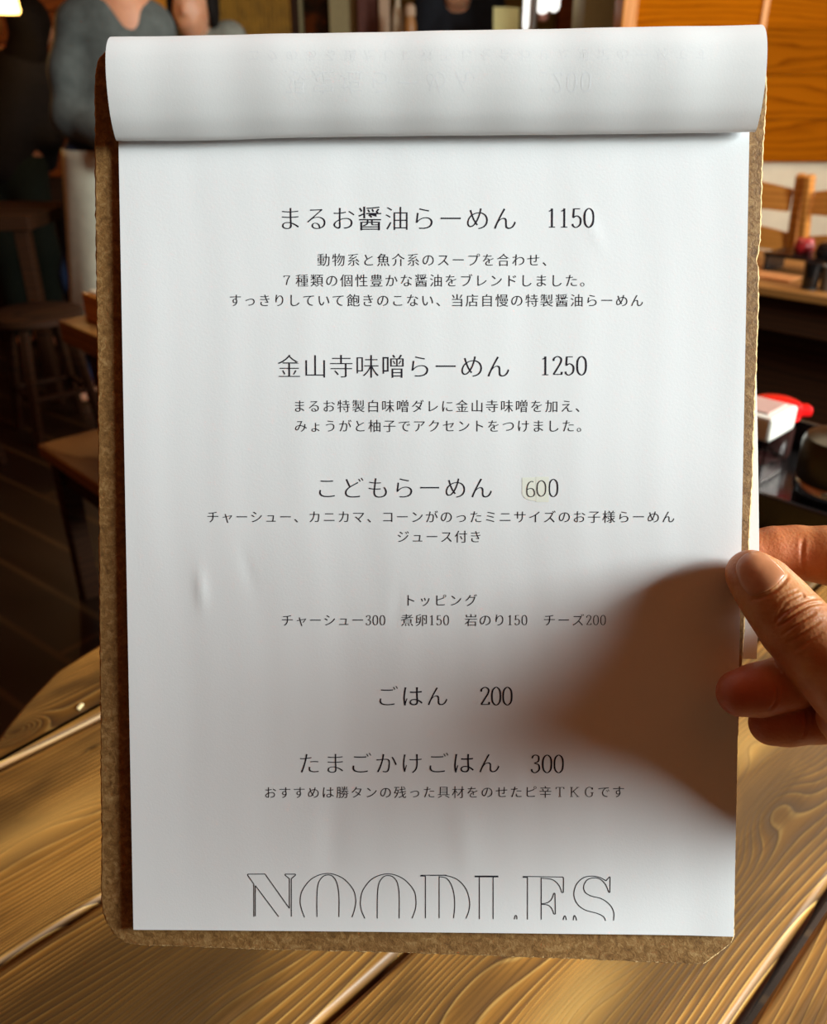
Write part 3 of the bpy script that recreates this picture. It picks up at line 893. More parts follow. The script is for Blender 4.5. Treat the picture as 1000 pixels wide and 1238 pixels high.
# ------------------------------------------------------------------ page turned over the top of the board
flip = empty('turned_page', label='white menu page rolled back over the top of the clipboard', cat='menu')
flip.matrix_world = MB
prof = spline([(1.0, 296), (.9, 286), (1.0, 277), (1.4, 273.0), (2.3, 271.9), (3.9, 272.7), (6.7, 276.4), (8.6, 280.8), (9.9, 285.6), (10.6, 291.3), (10.2, 297), (8.2, 301.4), (4.6, 304.1), (0, 305), (-4, 303.6),
               (-6.4, 299), (-6.9, 290), (-7.2, 270), (-7.5, 220), (-8.2, 170), (-9.4, 130), (-11.5, 95)], 7)
arc = np.r_[0, np.cumsum(np.linalg.norm(np.diff(prof, axis=0), axis=1))]
NXF = 81


def roll_pt(u, k):
    """u 0..1 across, k profile row"""
    n, z = prof[k]
    back = np.clip((arc[k] - 80) / 180, 0, 1)
    x = .4 + 210.4 * u + 9.5 * back ** .8
    bul = 1 + (.10 * (u - .5) if 10 < arc[k] < 80 else 0)
    tilt = .6 * (u - .5)
    if n > 1.5: n = 1.5 + (n - 1.5) * (1 + .10 * (u - .5))
    wob = .12 * math.sin(u * 23 + arc[k] * .03) * np.clip((arc[k] - 20) / 30, 0, 1) + .08 * math.sin(u * 51 + 1)
    sag = -.5 * math.exp(-((u - .14) / .10) ** 2) * math.exp(-((arc[k] - 22) / 8) ** 2) + .25 * math.sin(u * 5.2) * math.exp(-((arc[k] - 22) / 9) ** 2)
    return x, z + tilt * (1 if arc[k] < 90 else -1) * .8 + sag, n + wob * (n > 2)


V = []; KP = len(prof)
for k in range(KP):
    for i in range(NXF): V.append(roll_pt(i / (NXF - 1), k))
V = np.array(V); G = V.reshape(KP, NXF, 3)
du = np.gradient(G, axis=1); dv = np.gradient(G, axis=0); NN = np.cross(du, dv); NN /= np.linalg.norm(NN, axis=2)[..., None]
NN = NN.reshape(-1, 3)
th = .11
VV = [L(*p) for p in V] + [L(*p) for p in V + NN * th]
F = []; K = KP * NXF
for k in range(KP - 1):
    for i in range(NXF - 1):
        a = k * NXF + i; F.append((a, a + 1, a + NXF + 1, a + NXF)); F.append((K + a + NXF, K + a + NXF + 1, K + a + 1, K + a))
lp = [i for i in range(NXF)] + [k * NXF + NXF - 1 for k in range(1, KP)] + [(KP - 1) * NXF + i for i in range(NXF - 2, -1, -1)] + [k * NXF for k in range(KP - 2, 0, -1)]
for a, b in zip(lp, lp[1:] + lp[:1]): F.append((b, a, K + a, K + b))
pg = mesh('page', VV, F, M_thin, flip, True); pg.data.set_sharp_from_angle(angle=math.radians(50))
bmt = bmesh.new(); bmt.from_mesh(pg.data); bmesh.ops.recalc_face_normals(bmt, faces=bmt.faces); bmt.to_mesh(pg.data); bmt.free()
roll_bvh = BVHTree.FromPolygons([Vector(v) for v in VV], F)
MBi = MB.inverted()


def on_roll(X, Z, F):
    """faint print showing through the back of the turned page: drop points onto the rolled surface"""
    V = []
    for x, z in zip(X, Z):
        h = roll_bvh.ray_cast(Vector(L(x, z, 30)), Vector((0, 1, 0)))
        p = h[0] if h[0] is not None else Vector(L(x, z, 12)); V.append(p + Vector((0, -.00002, 0)))
    return mesh('show_through_print', V, F, M_ghost, pg)


text_mesh('限定塩らーめん　　1200', 352, 708, 116, 'show_through_print', flip, M_ghost, 7.6, flip=True, post=on_roll)
text_mesh('コクのある鶏だしに煮干しを合わせた限定の一杯です', 310, 842, 86, 'show_through_print', flip, M_ghost, 4.2, flip=True, post=on_roll)

# ------------------------------------------------------------------ the hand holding the board
def hp(px, py, n):
    x, z = px2b(px, py, n); return (x, z, n)


def chain(P):
    return [('c', hp(*a[:3]), hp(*b[:3]), a[3], b[3]) for a, b in zip(P, P[1:])]


thumb = chain([(908, 694, 8.3, 8.0), (922, 708, 9.8, 9.3), (941, 731, 12, 10.3), (962, 757, 14.5, 11.2), (990, 789, 18, 11.8), (1030, 830, 24, 12.6), (1085, 878, 26, 14.5)])
index = chain([(878, 675, -18.5, 7.0), (905, 671, -19.3, 8.2), (935, 668, -19.3, 9.0), (962, 668, -19, 9.4), (1000, 671, -16, 10.0), (1050, 685, -9, 10.5), (1150, 742, -2, 12.5), (1230, 830, 2, 16)])
middle = chain([(895, 838, 12.5, 7.6), (918, 834, 12, 8.3), (938, 829, 10.5, 8.1), (952, 826, 9, 8.5), (1000, 815, 3, 9.2), (1060, 803, -1, 10), (1130, 815, 0, 11), (1220, 860, 2, 14)])
ring = chain([(932, 875, 7, 7.1), (952, 872, 7, 7.8), (972, 869, 6, 7.7), (990, 868, 5, 8.0), (1030, 866, 3, 8.8), (1090, 872, 1, 9.8), (1200, 910, 2, 13)])
little = chain([(1050, 925, 10, 6.2), (1085, 920, 11, 7.2), (1140, 925, 7, 8.0), (1210, 950, 3, 11)])
mm = lambda P: [('c', a[:3], b[:3], a[3], b[3]) for a, b in zip(P, P[1:])]
palm_blockers = chain([(1230, 830, 2, 15), (1260, 900, 4, 20), (1230, 950, 6, 18)]) + mm([(262, 96, 4, 13), (290, 92, 10, 18)]) + mm([(259, 107, 12, 12.5), (282, 99, 22, 18)]) + mm([(255, 84, 24, 14), (268, 93, 30, 18), (292, 100, 46, 22), (330, 116, 74, 26), (375, 142, 105, 29), (412, 156, 132, 33)])  # unseen palm and arm; extra masses shaped to shade thumb and page
thenar = chain([(1022, 868, 20, 8.5), (1060, 905, 18, 12), (1120, 950, 14, 16)])
def local(V): return np.c_[V[:, 0], -V[:, 2], V[:, 1]] / 1000


hand = sdf_mesh('hand', [thumb, index, middle, ring, little, palm_blockers, thenar], .70, M_skin_hand, None, 2.6, .5, (), lo=(175, 0, -40), hi=(425, 200, 170), post=local)
hand.matrix_world = MB
tag(hand, 'hand pinching the right edge of the clipboard with the thumb in front', 'hand')
O = MBi @ Vector(CP)
hb = BVHTree.FromPolygons([v.co.copy() for v in hand.data.vertices], [tuple(p.vertices) for p in hand.data.polygons])


def on_hand(p):
    d = (MBi.to_3x3() @ Vector(ray(*p))).normalized(); h = hb.ray_cast(O, d)
    return h[0] if h[0] is not None else None


# refine the part of the hand that is in view, then press the skin folds into it
bm = bmesh.new(); bm.from_mesh(hand.data)
vis = [e for e in bm.edges if all(v.co.x < .244 and -.02 < v.co.z + .0 < .16 for v in e.verts)]
bmesh.ops.subdivide_edges(bm, edges=vis, cuts=1, use_grid_fill=True)
bm.normal_update()
zp = lambda x, y: (860 + x / 7.143, 640 + y / 7.143)
zq = lambda x, y: (850 + x / 6.667, 780 + y / 6.667)
folds = [([zp(*q) for q in P], d_, w_) for P, d_, w_ in (
    ([(545, 830), (600, 740), (660, 695), (720, 660), (830, 610), (960, 590)], .55, .55), ([(555, 850), (650, 790), (740, 720), (860, 650), (975, 640)], .5, .45),
    ([(600, 920), (680, 860), (780, 790), (900, 720)], .34, .45), ([(560, 770), (610, 690), (700, 640), (790, 590), (800, 570)], .34, .40),
    ([(640, 990), (760, 920), (850, 850), (960, 780)], .26, .5), ([(600, 680), (680, 610), (790, 560)], .2, .45), ([(570, 620), (640, 570), (760, 520)], .16, .45),
    ([(700, 1060), (820, 980), (960, 890)], .18, .5), ([(330, 600), (400, 600), (480, 570), (560, 520), (640, 440), (670, 390)], .30, .55),
    ([(800, 50), (785, 180), (790, 300), (830, 400)], .26, .7))]
folds += [([zq(*q) for q in P], d_, w_) for P, d_, w_ in (([(600, 330), (605, 400), (590, 460), (545, 520)], .45, .6), ([(838, 520), (845, 620), (815, 740)], .5, .6))]
CO = np.array([v.co[:] for v in bm.verts]) * 1000; DS = np.zeros(len(CO))
for P, d_, w_ in folds:
    Q = spline(P, 6); Q = [on_hand(q) for q in Q]; Q = np.array([q[:] for q in Q if q is not None]) * 1000
    if len(Q) < 2: continue
    lo_, hi_ = Q.min(0) - 3, Q.max(0) + 3
    idx = np.where(((CO > lo_) & (CO < hi_)).all(1))[0]; best = np.full(len(idx), 1e9); tt = np.zeros(len(idx))
    for k, (a, b) in enumerate(zip(Q, Q[1:])):
        if np.linalg.norm(b - a) > 6 or np.linalg.norm(b - a) < 1e-6: continue
        d = b - a; t = np.clip(((CO[idx] - a) @ d) / (d @ d), 0, 1); D2 = ((CO[idx] - a - t[:, None] * d) ** 2).sum(1)
        up_ = D2 < best; best[up_] = D2[up_]; tt[up_] = (k + t[up_]) / len(Q)
    fade = np.clip(np.minimum(tt, 1 - tt) * 5, .15, 1)
    DS[idx] += fade * (-d_ * np.exp(-best / w_ ** 2) + .35 * d_ * np.exp(-(np.sqrt(best) - 1.9 * w_) ** 2 / w_ ** 2))
for v, ds in zip(bm.verts, DS):
    if ds: v.co += v.normal * float(ds) / 1000
bm.to_mesh(hand.data); bm.free()
hand.data.polygons.foreach_set('use_smooth', [True] * len(hand.data.polygons))
att = hand.data.attributes.new('flush', 'FLOAT', 'POINT')
co = np.empty(len(hand.data.vertices) * 3); hand.data.vertices.foreach_get('co', co); co = co.reshape(-1, 3) * 1000
fl = np.zeros(len(co))
for p, r, s in ((hp(890, 838, 18), 14, .75), (hp(935, 875, 14), 14, .65), (hp(905, 690, 8), 9, .25), (hp(930, 668, -12), 16, .45)):
    d = np.linalg.norm(np.c_[co[:, 0], co[:, 2], -co[:, 1]] - np.array(p), axis=1); fl = np.maximum(fl, s * np.clip(1.6 - d / r, 0, 1))
att.data.foreach_set('value', fl)

# cuff of the sleeve further up the arm
sdf_mesh('sleeve', [mm([(394, 149, 119, 35.5), (430, 163, 146, 38), (470, 180, 176, 40)])], 2.0, M_sweater, hand, 2, 2, (), post=local)

# thumbnail: a plate following the thumb's back, traced round its outline
nail_out = [zp(*q) for q in [(322, 560), (250, 465), (216, 365), (220, 295), (268, 232), (337, 194), (400, 186), (462, 208), (538, 270), (600, 330), (638, 385), (610, 425), (560, 478), (500, 520), (430, 552), (370, 572)]]
nc = np.mean(nail_out, 0); spl = spline(nail_out, 4, True)
V, F, ringn = [], [], len(spl)
lev = [(1.0, -.15), (1.0, .22), (.95, .42), (.8, .52), (.6, .58), (.35, .62), (.15, .64), (0.02, .64)]
for s, lift in lev:
    for q in spl:
        p = nc + (np.array(q) - nc) * s
        d = MBi.to_3x3() @ Vector(ray(*p)); c = on_hand(p) or (O + d * .28)
        V.append(c - d.normalized() * lift / 1000)
for k in range(len(lev) - 1):
    for i in range(ringn):
        j = (i + 1) % ringn; F.append((k * ringn + i, k * ringn + j, (k + 1) * ringn + j, (k + 1) * ringn + i))
F.append(tuple((len(lev) - 1) * ringn + i for i in range(ringn)))
nl = mesh('thumbnail', V, F, M_nail, hand, True); nl['label'] = 'pale glossy nail of the thumb'
bmt = bmesh.new(); bmt.from_mesh(nl.data); bmesh.ops.recalc_face_normals(bmt, faces=bmt.faces); bmt.to_mesh(nl.data); bmt.free()

# ------------------------------------------------------------------ condiments on the far corner of the same table
tray = empty('condiment_tray', nt(-.31, .922, TZ + .0008), -AZ, 'black glossy condiment tray on the far corner of the plank table', 'tray')
bm = bmesh.new()
w_, d_, h_ = .30, .25, .046
add_box(bm, (0, 0, .004), (w_, d_, .008))
for c, s in (((0, -d_ / 2 + .004, h_ / 2), (w_, .008, h_)), ((0, d_ / 2 - .004, h_ / 2), (w_, .008, h_)), ((-w_ / 2 + .004, 0, h_ / 2), (.008, d_ - .016, h_)), ((w_ / 2 - .004, 0, h_ / 2), (.008, d_ - .016, h_))):
    add_box(bm, c, s)
bm_obj('tray_body', bm, M_black, tray, bevel=.002)
TF = TZ + .0093
# clear box with a white lid
cb = empty('pickle_box', nt(-.378, .922, TF), -AZ, 'clear square box of dark pickle with a white lid, in the black tray', 'food container')
w_, h_ = .062, .055
bm = bmesh.new(); add_box(bm, (0, 0, .0015), (w_, w_, .003))
for sx, sy in ((1, 0), (-1, 0), (0, 1), (0, -1)):
    add_box(bm, (sx * (w_ / 2 - .001), sy * (w_ / 2 - .001), h_ / 2 + .002), (.002 if sx else w_ - .004, .002 if sy else w_, h_ - .001))
bm_obj('clear_body', bm, M_acrylic, cb)
bm = bmesh.new(); add_box(bm, (0, 0, .013), (w_ - .006, w_ - .006, .018))
bmesh.ops.subdivide_edges(bm, edges=bm.edges, cuts=5, use_grid_fill=True)
for v in bm.verts:
    if v.co.z > .018: v.co.z += random.uniform(-.004, .005)
bm_obj('pickle_filling', bm, M_sauce, cb, True)
box('white_lid', (0, 0, h_ + .0155), (w_ + .005, w_ + .005, .029), M_white, cb, .004)
box('lid_panel', (0, 0, h_ + .0309), (w_ - .016, w_ - .016, .0022), plain('lid_top', hexc(196, 160, 150), .35, var=.05), cb, .0006)
# bottle with a red cap
rb_ = empty('sauce_bottle', nt(-.388, .998, TF), 0, 'dark sauce bottle with a glossy red cap behind the white-lidded box', 'bottle')
lathe('bottle_body', [(.026, 0), (.028, .004), (.028, .037), (.024, .047), (.020, .049)], plain('dark_sauce', (.03, .012, .01), .15), rb_)
lathe('red_cap', [(.029, .0492), (.031, .051), (.031, .063), (.029, .068), (.022, .071), (.008, .072), (0, .072)], M_red, rb_)
bm = bmesh.new(); add_box(bm, (.026, -.008, .060), (.030, .018, .014)); bm_obj('pouring_lip', bm, M_red, rb_, bevel=.005, seg=3)
# black pot with a chrome band
jar = empty('soy_pot', nt(-.258, .868, TF), 0, 'round black pot with a chrome band and black lid at the right of the tray', 'pot')
lathe('pot_body', [(.036, 0), (.040, .004), (.0405, .034)], M_black, jar)
lathe('chrome_band', [(.0405, .0342), (.0425, .036), (.0425, .046), (.041, .048)], M_chrome, jar)
pot_lid = lathe('pot_lid', [(.041, .0482), (.042, .052), (.042, .086), (.039, .093), (.030, .097), (.012, .099), (0, .0995)], plain('olive_black_lid', (.018, .016, .008), .35), jar)
lathe('lid_knob', [(.008, .0995), (.011, .103), (.011, .107), (.006, .110), (0, .1105)], M_black, pot_lid)


# ------------------------------------------------------------------ far table on the right with chairs and condiments
def table_unit(name, ctr, size, height, thick, label, m, legm, group=None, apron=.09, pedestal=False):
    r = empty(name, (ctr[0], ctr[1], 0), -AZ, label, 'table', group)
    sx, sy = size
    box('tabletop', (0, 0, height - thick / 2), (sx, sy, thick), m, r, .004)
    bm = bmesh.new()
    for c, s in (((0, -sy / 2 + .04, height - thick - apron / 2), (sx - .1, .02, apron)), ((0, sy / 2 - .04, height - thick - apron / 2), (sx - .1, .02, apron)),
                 ((-sx / 2 + .04, 0, height - thick - apron / 2), (.02, sy - .1, apron)), ((sx / 2 - .04, 0, height - thick - apron / 2), (.02, sy - .1, apron))):
        add_box(bm, c, s)
    bm_obj('apron', bm, legm, r)
    if pedestal:
        lathe('pedestal', [(.16, 0), (.17, .01), (.165, .025), (.05, .04), (.045, height - thick - .001)], legm, r, 28)
        return r
    for a in (-1, 1):
        for b in (-1, 1):
            box('leg', (a * (sx / 2 - .05), b * (sy / 2 - .05), (height - thick) / 2), (.06, .06, height - thick), legm, r, .004)
    return r


c_ = nt(-.80, 2.145 + .27)
far_t = table_unit('dining_table', c_, (1.25, .54), .72, .022, 'brown dining table by the pine wall with black and red condiment pots on it', M_bench, M_dkwood)


box('added_dark_panel', (0, -.15, .305), (1.19, .02, .606), M_dkwood, far_t, .003)  # dark panel added to keep the space under the table dark


def make_chair(loc, label):
    r = empty('ladder_back_chair', loc, -AZ, label, 'chair', None)
    w = .40; hgt = .93
    bm = bmesh.new(); add_box(bm, (0, 0, .44), (.42, .40, .035)); bm_obj('seat', bm, M_chair, r, bevel=.008)
    for s in (-1, 1):
        bm = bmesh.new(); add_bar(bm, (s * w / 2, -.18, 0), (s * w / 2, -.19, .46), .032, .036); add_bar(bm, (s * w / 2, -.19, .45), (s * (w / 2 + .012), -.285, hgt), .026, .036)
        bm_obj('back_post', bm, M_chair, r, bevel=.005)
        bm = bmesh.new(); add_bar(bm, (s * (w / 2 - .01), .17, 0), (s * (w / 2 - .01), .17, .425), .034, .034); bm_obj('leg', bm, M_chair, r, bevel=.004)
    for zc, hh in ((.855, .085), (.72, .075), (.59, .065)):
        yb = -.19 - (zc - .45) * .2
        bm = bmesh.new(); nseg = 12; vs = []
        for i in range(nseg + 1):
            u = i / nseg * 2 - 1; x = u * (w / 2 - .012); cy = yb - .02 * (1 - u * u); arch = .022 * math.cos(u * PI / 2)
            vs.append([bm.verts.new((x, cy + dy, zc + dz)) for dy, dz in ((-.008, -hh / 2 + arch * .2), (.008, -hh / 2 + arch * .2), (.008, hh / 2 - .015 + arch), (-.008, hh / 2 - .015 + arch))])
        for a, b in zip(vs, vs[1:]):
            for k in range(4): bm.faces.new((a[k], a[(k + 1) % 4], b[(k + 1) % 4], b[k]))
        bm.faces.new(vs[0][::-1]); bm.faces.new(vs[-1])
        bm_obj('slat', bm, M_chair, r)
    bm = bmesh.new(); add_bar(bm, (-w / 2, -.18, .2), (w / 2, -.18, .2), .018, .018); add_bar(bm, (-w / 2 + .01, .17, .22), (w / 2 - .01, .17, .22), .018, .018)
    bm_obj('stretcher', bm, M_chair, r)
    return r


pw = atY(973, 214, 2.86)
cl_ = np.array([pw[0], pw[1], 0]) - NV * .225 + TV * .285
make_chair((cl_[0], cl_[1], 0), 'honey wooden ladder-back chair nearest the clipboard beyond the dining table')
cr_ = cl_ + NV * .46 - TV * .02
make_chair((cr_[0], cr_[1], 0), 'honey wooden ladder-back chair at the right photo edge beyond the dining table')

FZ = .7205


def far_item(px, py): p = atZ(px, py, FZ); return (p[0], p[1], FZ)


tp_ = far_item(968, 334)
r = empty('low_black_stand', tp_, -AZ, 'flat black stand across the dining table carrying a red jar and a black pot', 'stand')
box('stand_top', (0, .05, .046), (.22, .12, .010), M_black, r, .002)
for sx in (-.1, .1): box('stand_side', (sx, .05, .0205), (.008, .12, .041), M_black, r, .001)
tp_v = Vector(tp_)
q = tp_v + Vector(tuple(NV * -.03 + TV * .06)) + Vector((0, 0, .0513))
r = empty('red_jar', q, 0, 'small dull red jar on the black stand of the dining table', 'jar')
lathe('jar_body', [(.022, 0), (.026, .006), (.026, .022), (.022, .028)], plain('dull_red', hexc(150, 30, 34), .35), r)
lathe('jar_lid', [(.023, .0282), (.024, .031), (.020, .037), (0, .038)], plain('dull_red_lid', hexc(172, 52, 52), .35), r)
q = tp_v + Vector(tuple(NV * .04 + TV * .04)) + Vector((0, 0, .0513))
r = empty('black_jar', q, 0, 'small black jar beside the red jar on the dining table', 'jar')
lathe('jar_body', [(.024, 0), (.028, .006), (.028, .022), (.024, .028)], M_black, r)
lathe('jar_lid', [(.025, .0282), (.026, .031), (.020, .036), (0, .037)], M_black, r)
q = tp_v + Vector(tuple(NV * .088 + TV * .03)) + Vector((0, 0, .0513))
r = empty('white_jar', q, 0, 'small pale jar at the right end of the black stand', 'jar')
lathe('jar_body', [(.018, 0), (.022, .005), (.022, .022), (.018, .028)], M_white, r)
lathe('jar_lid', [(.019, .0282), (.020, .030), (.016, .034), (0, .035)], M_cream, r)
q = far_item(978, 349)
r = empty('black_tumbler', q, 0, 'black tumbler standing in front of the flat black stand', 'tumbler')
lathe('tumbler_body', [(.017, 0), (.019, .003), (.022, .066), (.0195, .066), (.017, .006), (0, .006)], M_black, r)
lathe('base_ring', [(.0172, -.0001), (.020, .0), (.020, .004), (.018, .0045)], plain('dark_ring', (.02, .02, .02), .4), r)
q = far_item(1000, 351)
r = empty('grey_tumbler', q, 0, 'smoky grey tumbler right of the black tumbler on the dining table', 'tumbler')
lathe('tumbler_body', [(.017, 0), (.019, .003), (.022, .060), (.0195, .060), (.017, .006), (0, .006)], plain('smoky_grey', hexc(96, 88, 80), .25), r)
q = far_item(932, 334)
m_ = box('folded_menu', (0, 0, .002), (.14, .09, .004), plain('kraft_card', hexc(206, 140, 84), .7), None, .001)
m_.location = q; m_.rotation_euler = (0, 0, -AZ)
tag(m_, 'tan card lying flat on the dining table left of the black tumbler', 'menu')

# ------------------------------------------------------------------ left: table, bench, stools
c_ = nt(-1.725 + .36, .65 + .36)
table_unit('dining_table', c_, (.72, .72), .75, .046, 'dark brown wooden table with a small wooden holder, behind the clipboard on the left', M_bench, M_dkwood, pedestal=True)
q = atZ(112, 391, .7505)
hd = empty('napkin_holder', (q[0] + .035, q[1] + .02, .7505), -AZ, 'small orange-brown wooden holder on the dark table left of the clipboard', 'napkin holder')
bm = bmesh.new(); add_box(bm, (0, 0, .004), (.10, .07, .008)); add_box(bm, (0, -.031, .030), (.10, .008, .050)); add_box(bm, (0, .031, .030), (.10, .008, .050))
bm_obj('holder_body', bm, M_chair, hd, bevel=.002); box('napkins', (0, 0, .034), (.085, .048, .05), M_cream, hd, .003)

c_ = nt(-1.936 + .235, .619 + .15)
bn = empty('bench', (c_[0], c_[1], 0), -AZ, 'plain brown wooden bench seat at the left beside the clipboard', 'bench')
box('seat', (0, 0, .405), (.47, .29, .03), M_bench, bn, .004)
for a in (-1, 1):
    for b in (-1, 1): box('leg', (a * .19, b * .11, .195), (.045, .045, .39), M_dkwood, bn, .004)
bm = bmesh.new(); add_box(bm, (0, .11, .355), (.34, .02, .06)); add_box(bm, (0, -.11, .355), (.34, .02, .06)); bm_obj('rail', bm, M_dkwood, bn)

q = atZ(18, 256, .75)
rt = empty('bar_table', (q[0] - .25, q[1] + .1, 0), 0, 'narrow red-brown table at the far left in front of the person in black', 'table')
box('tabletop', (0, 0, .725), (.72, .5, .05), M_dkwood, rt, .004)
for a in (-1, 1):
    for b in (-1, 1): box('leg', (a * .31, b * .2, .35), (.05, .05, .70), M_dkwood, rt, .003)


def make_stool(loc, rz, label):
    r = empty('wooden_stool', loc, rz, label, 'stool')
    lathe('seat', [(.15, .43), (.16, .435), (.16, .455), (.15, .462), (0, .458)], M_dkwood, r)
    for i in range(4):
        a = PI / 4 + i * PI / 2; bm = bmesh.new()
        add_bar(bm, (.17 * math.cos(a), .17 * math.sin(a), .0), (.11 * math.cos(a), .11 * math.sin(a), .431), .028, .028); bm_obj('leg', bm, M_dkwood, r, bevel=.003)
    bm = bmesh.new()
    for i in range(4):
        a, b = PI / 4 + i * PI / 2, PI / 4 + (i + 1) * PI / 2
        add_bar(bm, (.15 * math.cos(a), .15 * math.sin(a), .17), (.15 * math.cos(b), .15 * math.sin(b), .17), .016, .016)
    bm_obj('foot_rail', bm, M_dkwood, r)
    return r


q = atZ(2, 575, 0); make_stool((q[0] - .12, q[1] - .05, 0), .3, 'dark round stool at the left photo edge, below the narrow table')
q = atZ(74, 520, 0); make_stool((q[0], q[1], 0), .7, 'dark round stool just left of the dark brown table')

# ------------------------------------------------------------------ serving counter and what stands on it
YC = 4.45
ztop = atY(560, 52, YC)[2]
xa, xb_ = atY(462, 40, YC)[0], atY(700, 40, YC)[0]
ct = empty('serving_counter', ((xa + xb_) / 2, YC + .12, 0), 0, 'high wooden serving counter in front of the cook, mostly hidden by the clipboard', 'counter')
box('counter_body', (0, 0, (ztop - .04) / 2), (xb_ - xa - .06, .32, ztop - .04), M_panel_red, ct, .004)
box('counter_top', (0, 0, ztop - .02), (xb_ - xa, .36, .04), M_bench, ct, .005)


def on_counter(px, Y): p = atY(px, 40, Y); return (p[0], Y, ztop)


r = empty('pale_bottle', on_counter(481, 4.6), 0, 'pale cream bottle standing on the counter left of the cook', 'bottle')
lathe('bottle_body', [(.022, 0), (.026, .006), (.026, .11), (.018, .15), (.011, .17), (.011, .205)], M_bottle, r); lathe('bottle_cap', [(.013, .2052), (.013, .225), (0, .226)], M_white, r)
r = empty('tan_jar', on_counter(496, 4.5), 0, 'tan glazed jar on the counter beside the pale bottle', 'jar')
lathe('jar_body', [(.018, 0), (.028, .02), (.030, .07), (.022, .11)], M_tan, r); lathe('jar_lid', [(.023, .1102), (.026, .12), (.024, .15), (.012, .162), (0, .164)], M_pink, r)
cd = atY(613, 30, 4.42); r = empty('menu_card_stand', (cd[0], 4.42, ztop), .25, 'pale yellow card standing on the counter by the cook', 'card')
box('card', (0, .012, .072), (.125, .004, .142), M_sign, r, .0005, rot=Matrix.Rotation(-.1, 3, 'X')); box('card_foot', (0, .012, .004), (.08, .04, .008), M_bench, r, .001)
sp_ = atY(644.5, 20, 4.25)
r = empty('steel_pole', (sp_[0], 4.25, 0), 0, 'thin grey steel pole rising right of the cook', 'pole')
lathe('pole_shaft', [(.018, .006), (.018, 2.994)], M_steel, r, 20); lathe('floor_flange', [(.05, 0), (.05, .006), (.02, .0065)], M_steel, r, 24); lathe('ceiling_flange', [(.02, 2.9935), (.05, 2.994), (.05, 3.0)], M_steel, r, 24)
# small white hanging lanterns


def lantern(px, py, Y, rx, rz_, label, m, group='hanging white lanterns'):
    p = atY(px, py, Y); r = empty('hanging_lantern', p, 0, label, 'lantern', group)
    k = 9; pr = [(rx * math.sin(PI * i / (2 * k)) if i < k else rx, -rz_ + rz_ * .35 * (1 - math.cos(PI * i / (2 * k)))) for i in range(1, k + 1)] + [(rx, rz_ * .7), (rx * .8, rz_ * .95), (rx * .3, rz_)]
    lathe('lantern_shade', [(0, -rz_)] + pr, m, r, 24)
    lathe('cord', [(.003, rz_), (.003, 3.0 - p[2])], M_blackmat, r, 8)


lantern(637, 4, 4.35, .013, .11, 'tall narrow white lantern just left of the steel pole', M_glow)
lantern(657, -6, 4.5, .030, .075, 'wider white lantern right of the steel pole, above the pink one', M_glow)
lantern(671, -8, 4.55, .025, .075, 'white lantern second to the right of the steel pole', M_glow)
lantern(657, 18, 4.7, .026, .033, 'small round pink lantern hanging below the white ones', plain('pink_paper', hexc(216, 150, 130), .7, var=.05), 'hanging lanterns')
# slatted screen and framed picture on the rear wall
xa, xb_ = atY(264, 20, 5.1)[0], atY(354, 20, 5.1)[0]
r = empty('slatted_screen', ((xa + xb_) / 2, 5.1, 0), 0, 'golden vertical-slat screen beside the face of the person in grey', 'screen')
bm = bmesh.new(); ns = 17
for i in range(ns):
    x = -(xb_ - xa) / 2 + .015 + i * ((xb_ - xa) - .03) / (ns - 1); add_box(bm, (x, 0, 1.15), (.015, .02, 2.14))
bm_obj('slats', bm, M_gold, r)
bm = bmesh.new(); add_box(bm, (0, 0, .04), (xb_ - xa, .05, .08)); add_box(bm, (0, 0, 2.26), (xb_ - xa, .05, .08))
for k in (-1, 1): add_box(bm, (k * (xb_ - xa + .03) / 2, 0, 1.15), (.04, .05, 2.30))
bm_obj('screen_frame', bm, M_dkwood, r)
box('backing', (0, .03, 1.15), (xb_ - xa, .012, 2.14), plain('dark_ochre_backing', hexc(84, 58, 16), .8), r)
pc = atY(381, 14, 5.36); wv = atY(398, 14, 5.36)[0] - atY(366, 14, 5.36)[0]
r = empty('framed_picture', (pc[0], 5.385, pc[2]), 0, 'dark framed picture with an orange blur, on the rear wall', 'picture')
bm = bmesh.new()
for c, s in (((-wv / 2, 0, 0), (.02, .025, .30)), ((wv / 2, 0, 0), (.02, .025, .30)), ((0, 0, .14), (wv, .025, .02)), ((0, 0, -.14), (wv, .025, .02))): add_box(bm, c, s)
bm_obj('picture_frame', bm, M_dkwood, r)
t = NT('abstract_print'); t.set(t.b.inputs['Base Color'], t.ramp(t.noise(t.obj(), 9, 3), [(.4, hexc(52, 40, 16)), (.52, hexc(110, 62, 18)), (.62, hexc(196, 108, 36))]))
box('picture_canvas', (0, .004, 0), (wv - .02, .01, .27), t.m, r, .001)
# pendant lamp at the far left
pl = atY(3, 1, 3.6)
r = empty('pendant_lamp', pl, 0, 'glowing amber pendant lamp at the top left corner', 'lamp')
lathe('lamp_shade', [(.052, -.040), (.056, -.03), (.050, .03), (.030, .06), (.012, .07)], M_lampshade, r, 32)
lathe('cord', [(.004, .07), (.004, 3.0 - pl[2])], M_blackmat, r, 8)
lamp('pendant_light', (pl[0], pl[1], pl[2] - .12), 1.6, (1.0, .62, .25), .05)
lp2 = atY(-6, 27, 4.75)
r = empty('brass_pot', (lp2[0] - .03, 4.75, 0), 0, 'small round brass bowl on a post at the left photo edge', 'bowl')
lathe('bowl_body', [(.02, lp2[2] - .06), (.05, lp2[2] - .04), (.062, lp2[2]), (.055, lp2[2] + .03)], plain('brass', hexc(190, 120, 50), .35, .4), r)
lathe('post_stand', [(.02, 0), (.02, lp2[2] - .0605)], M_dkwood, r, 16)


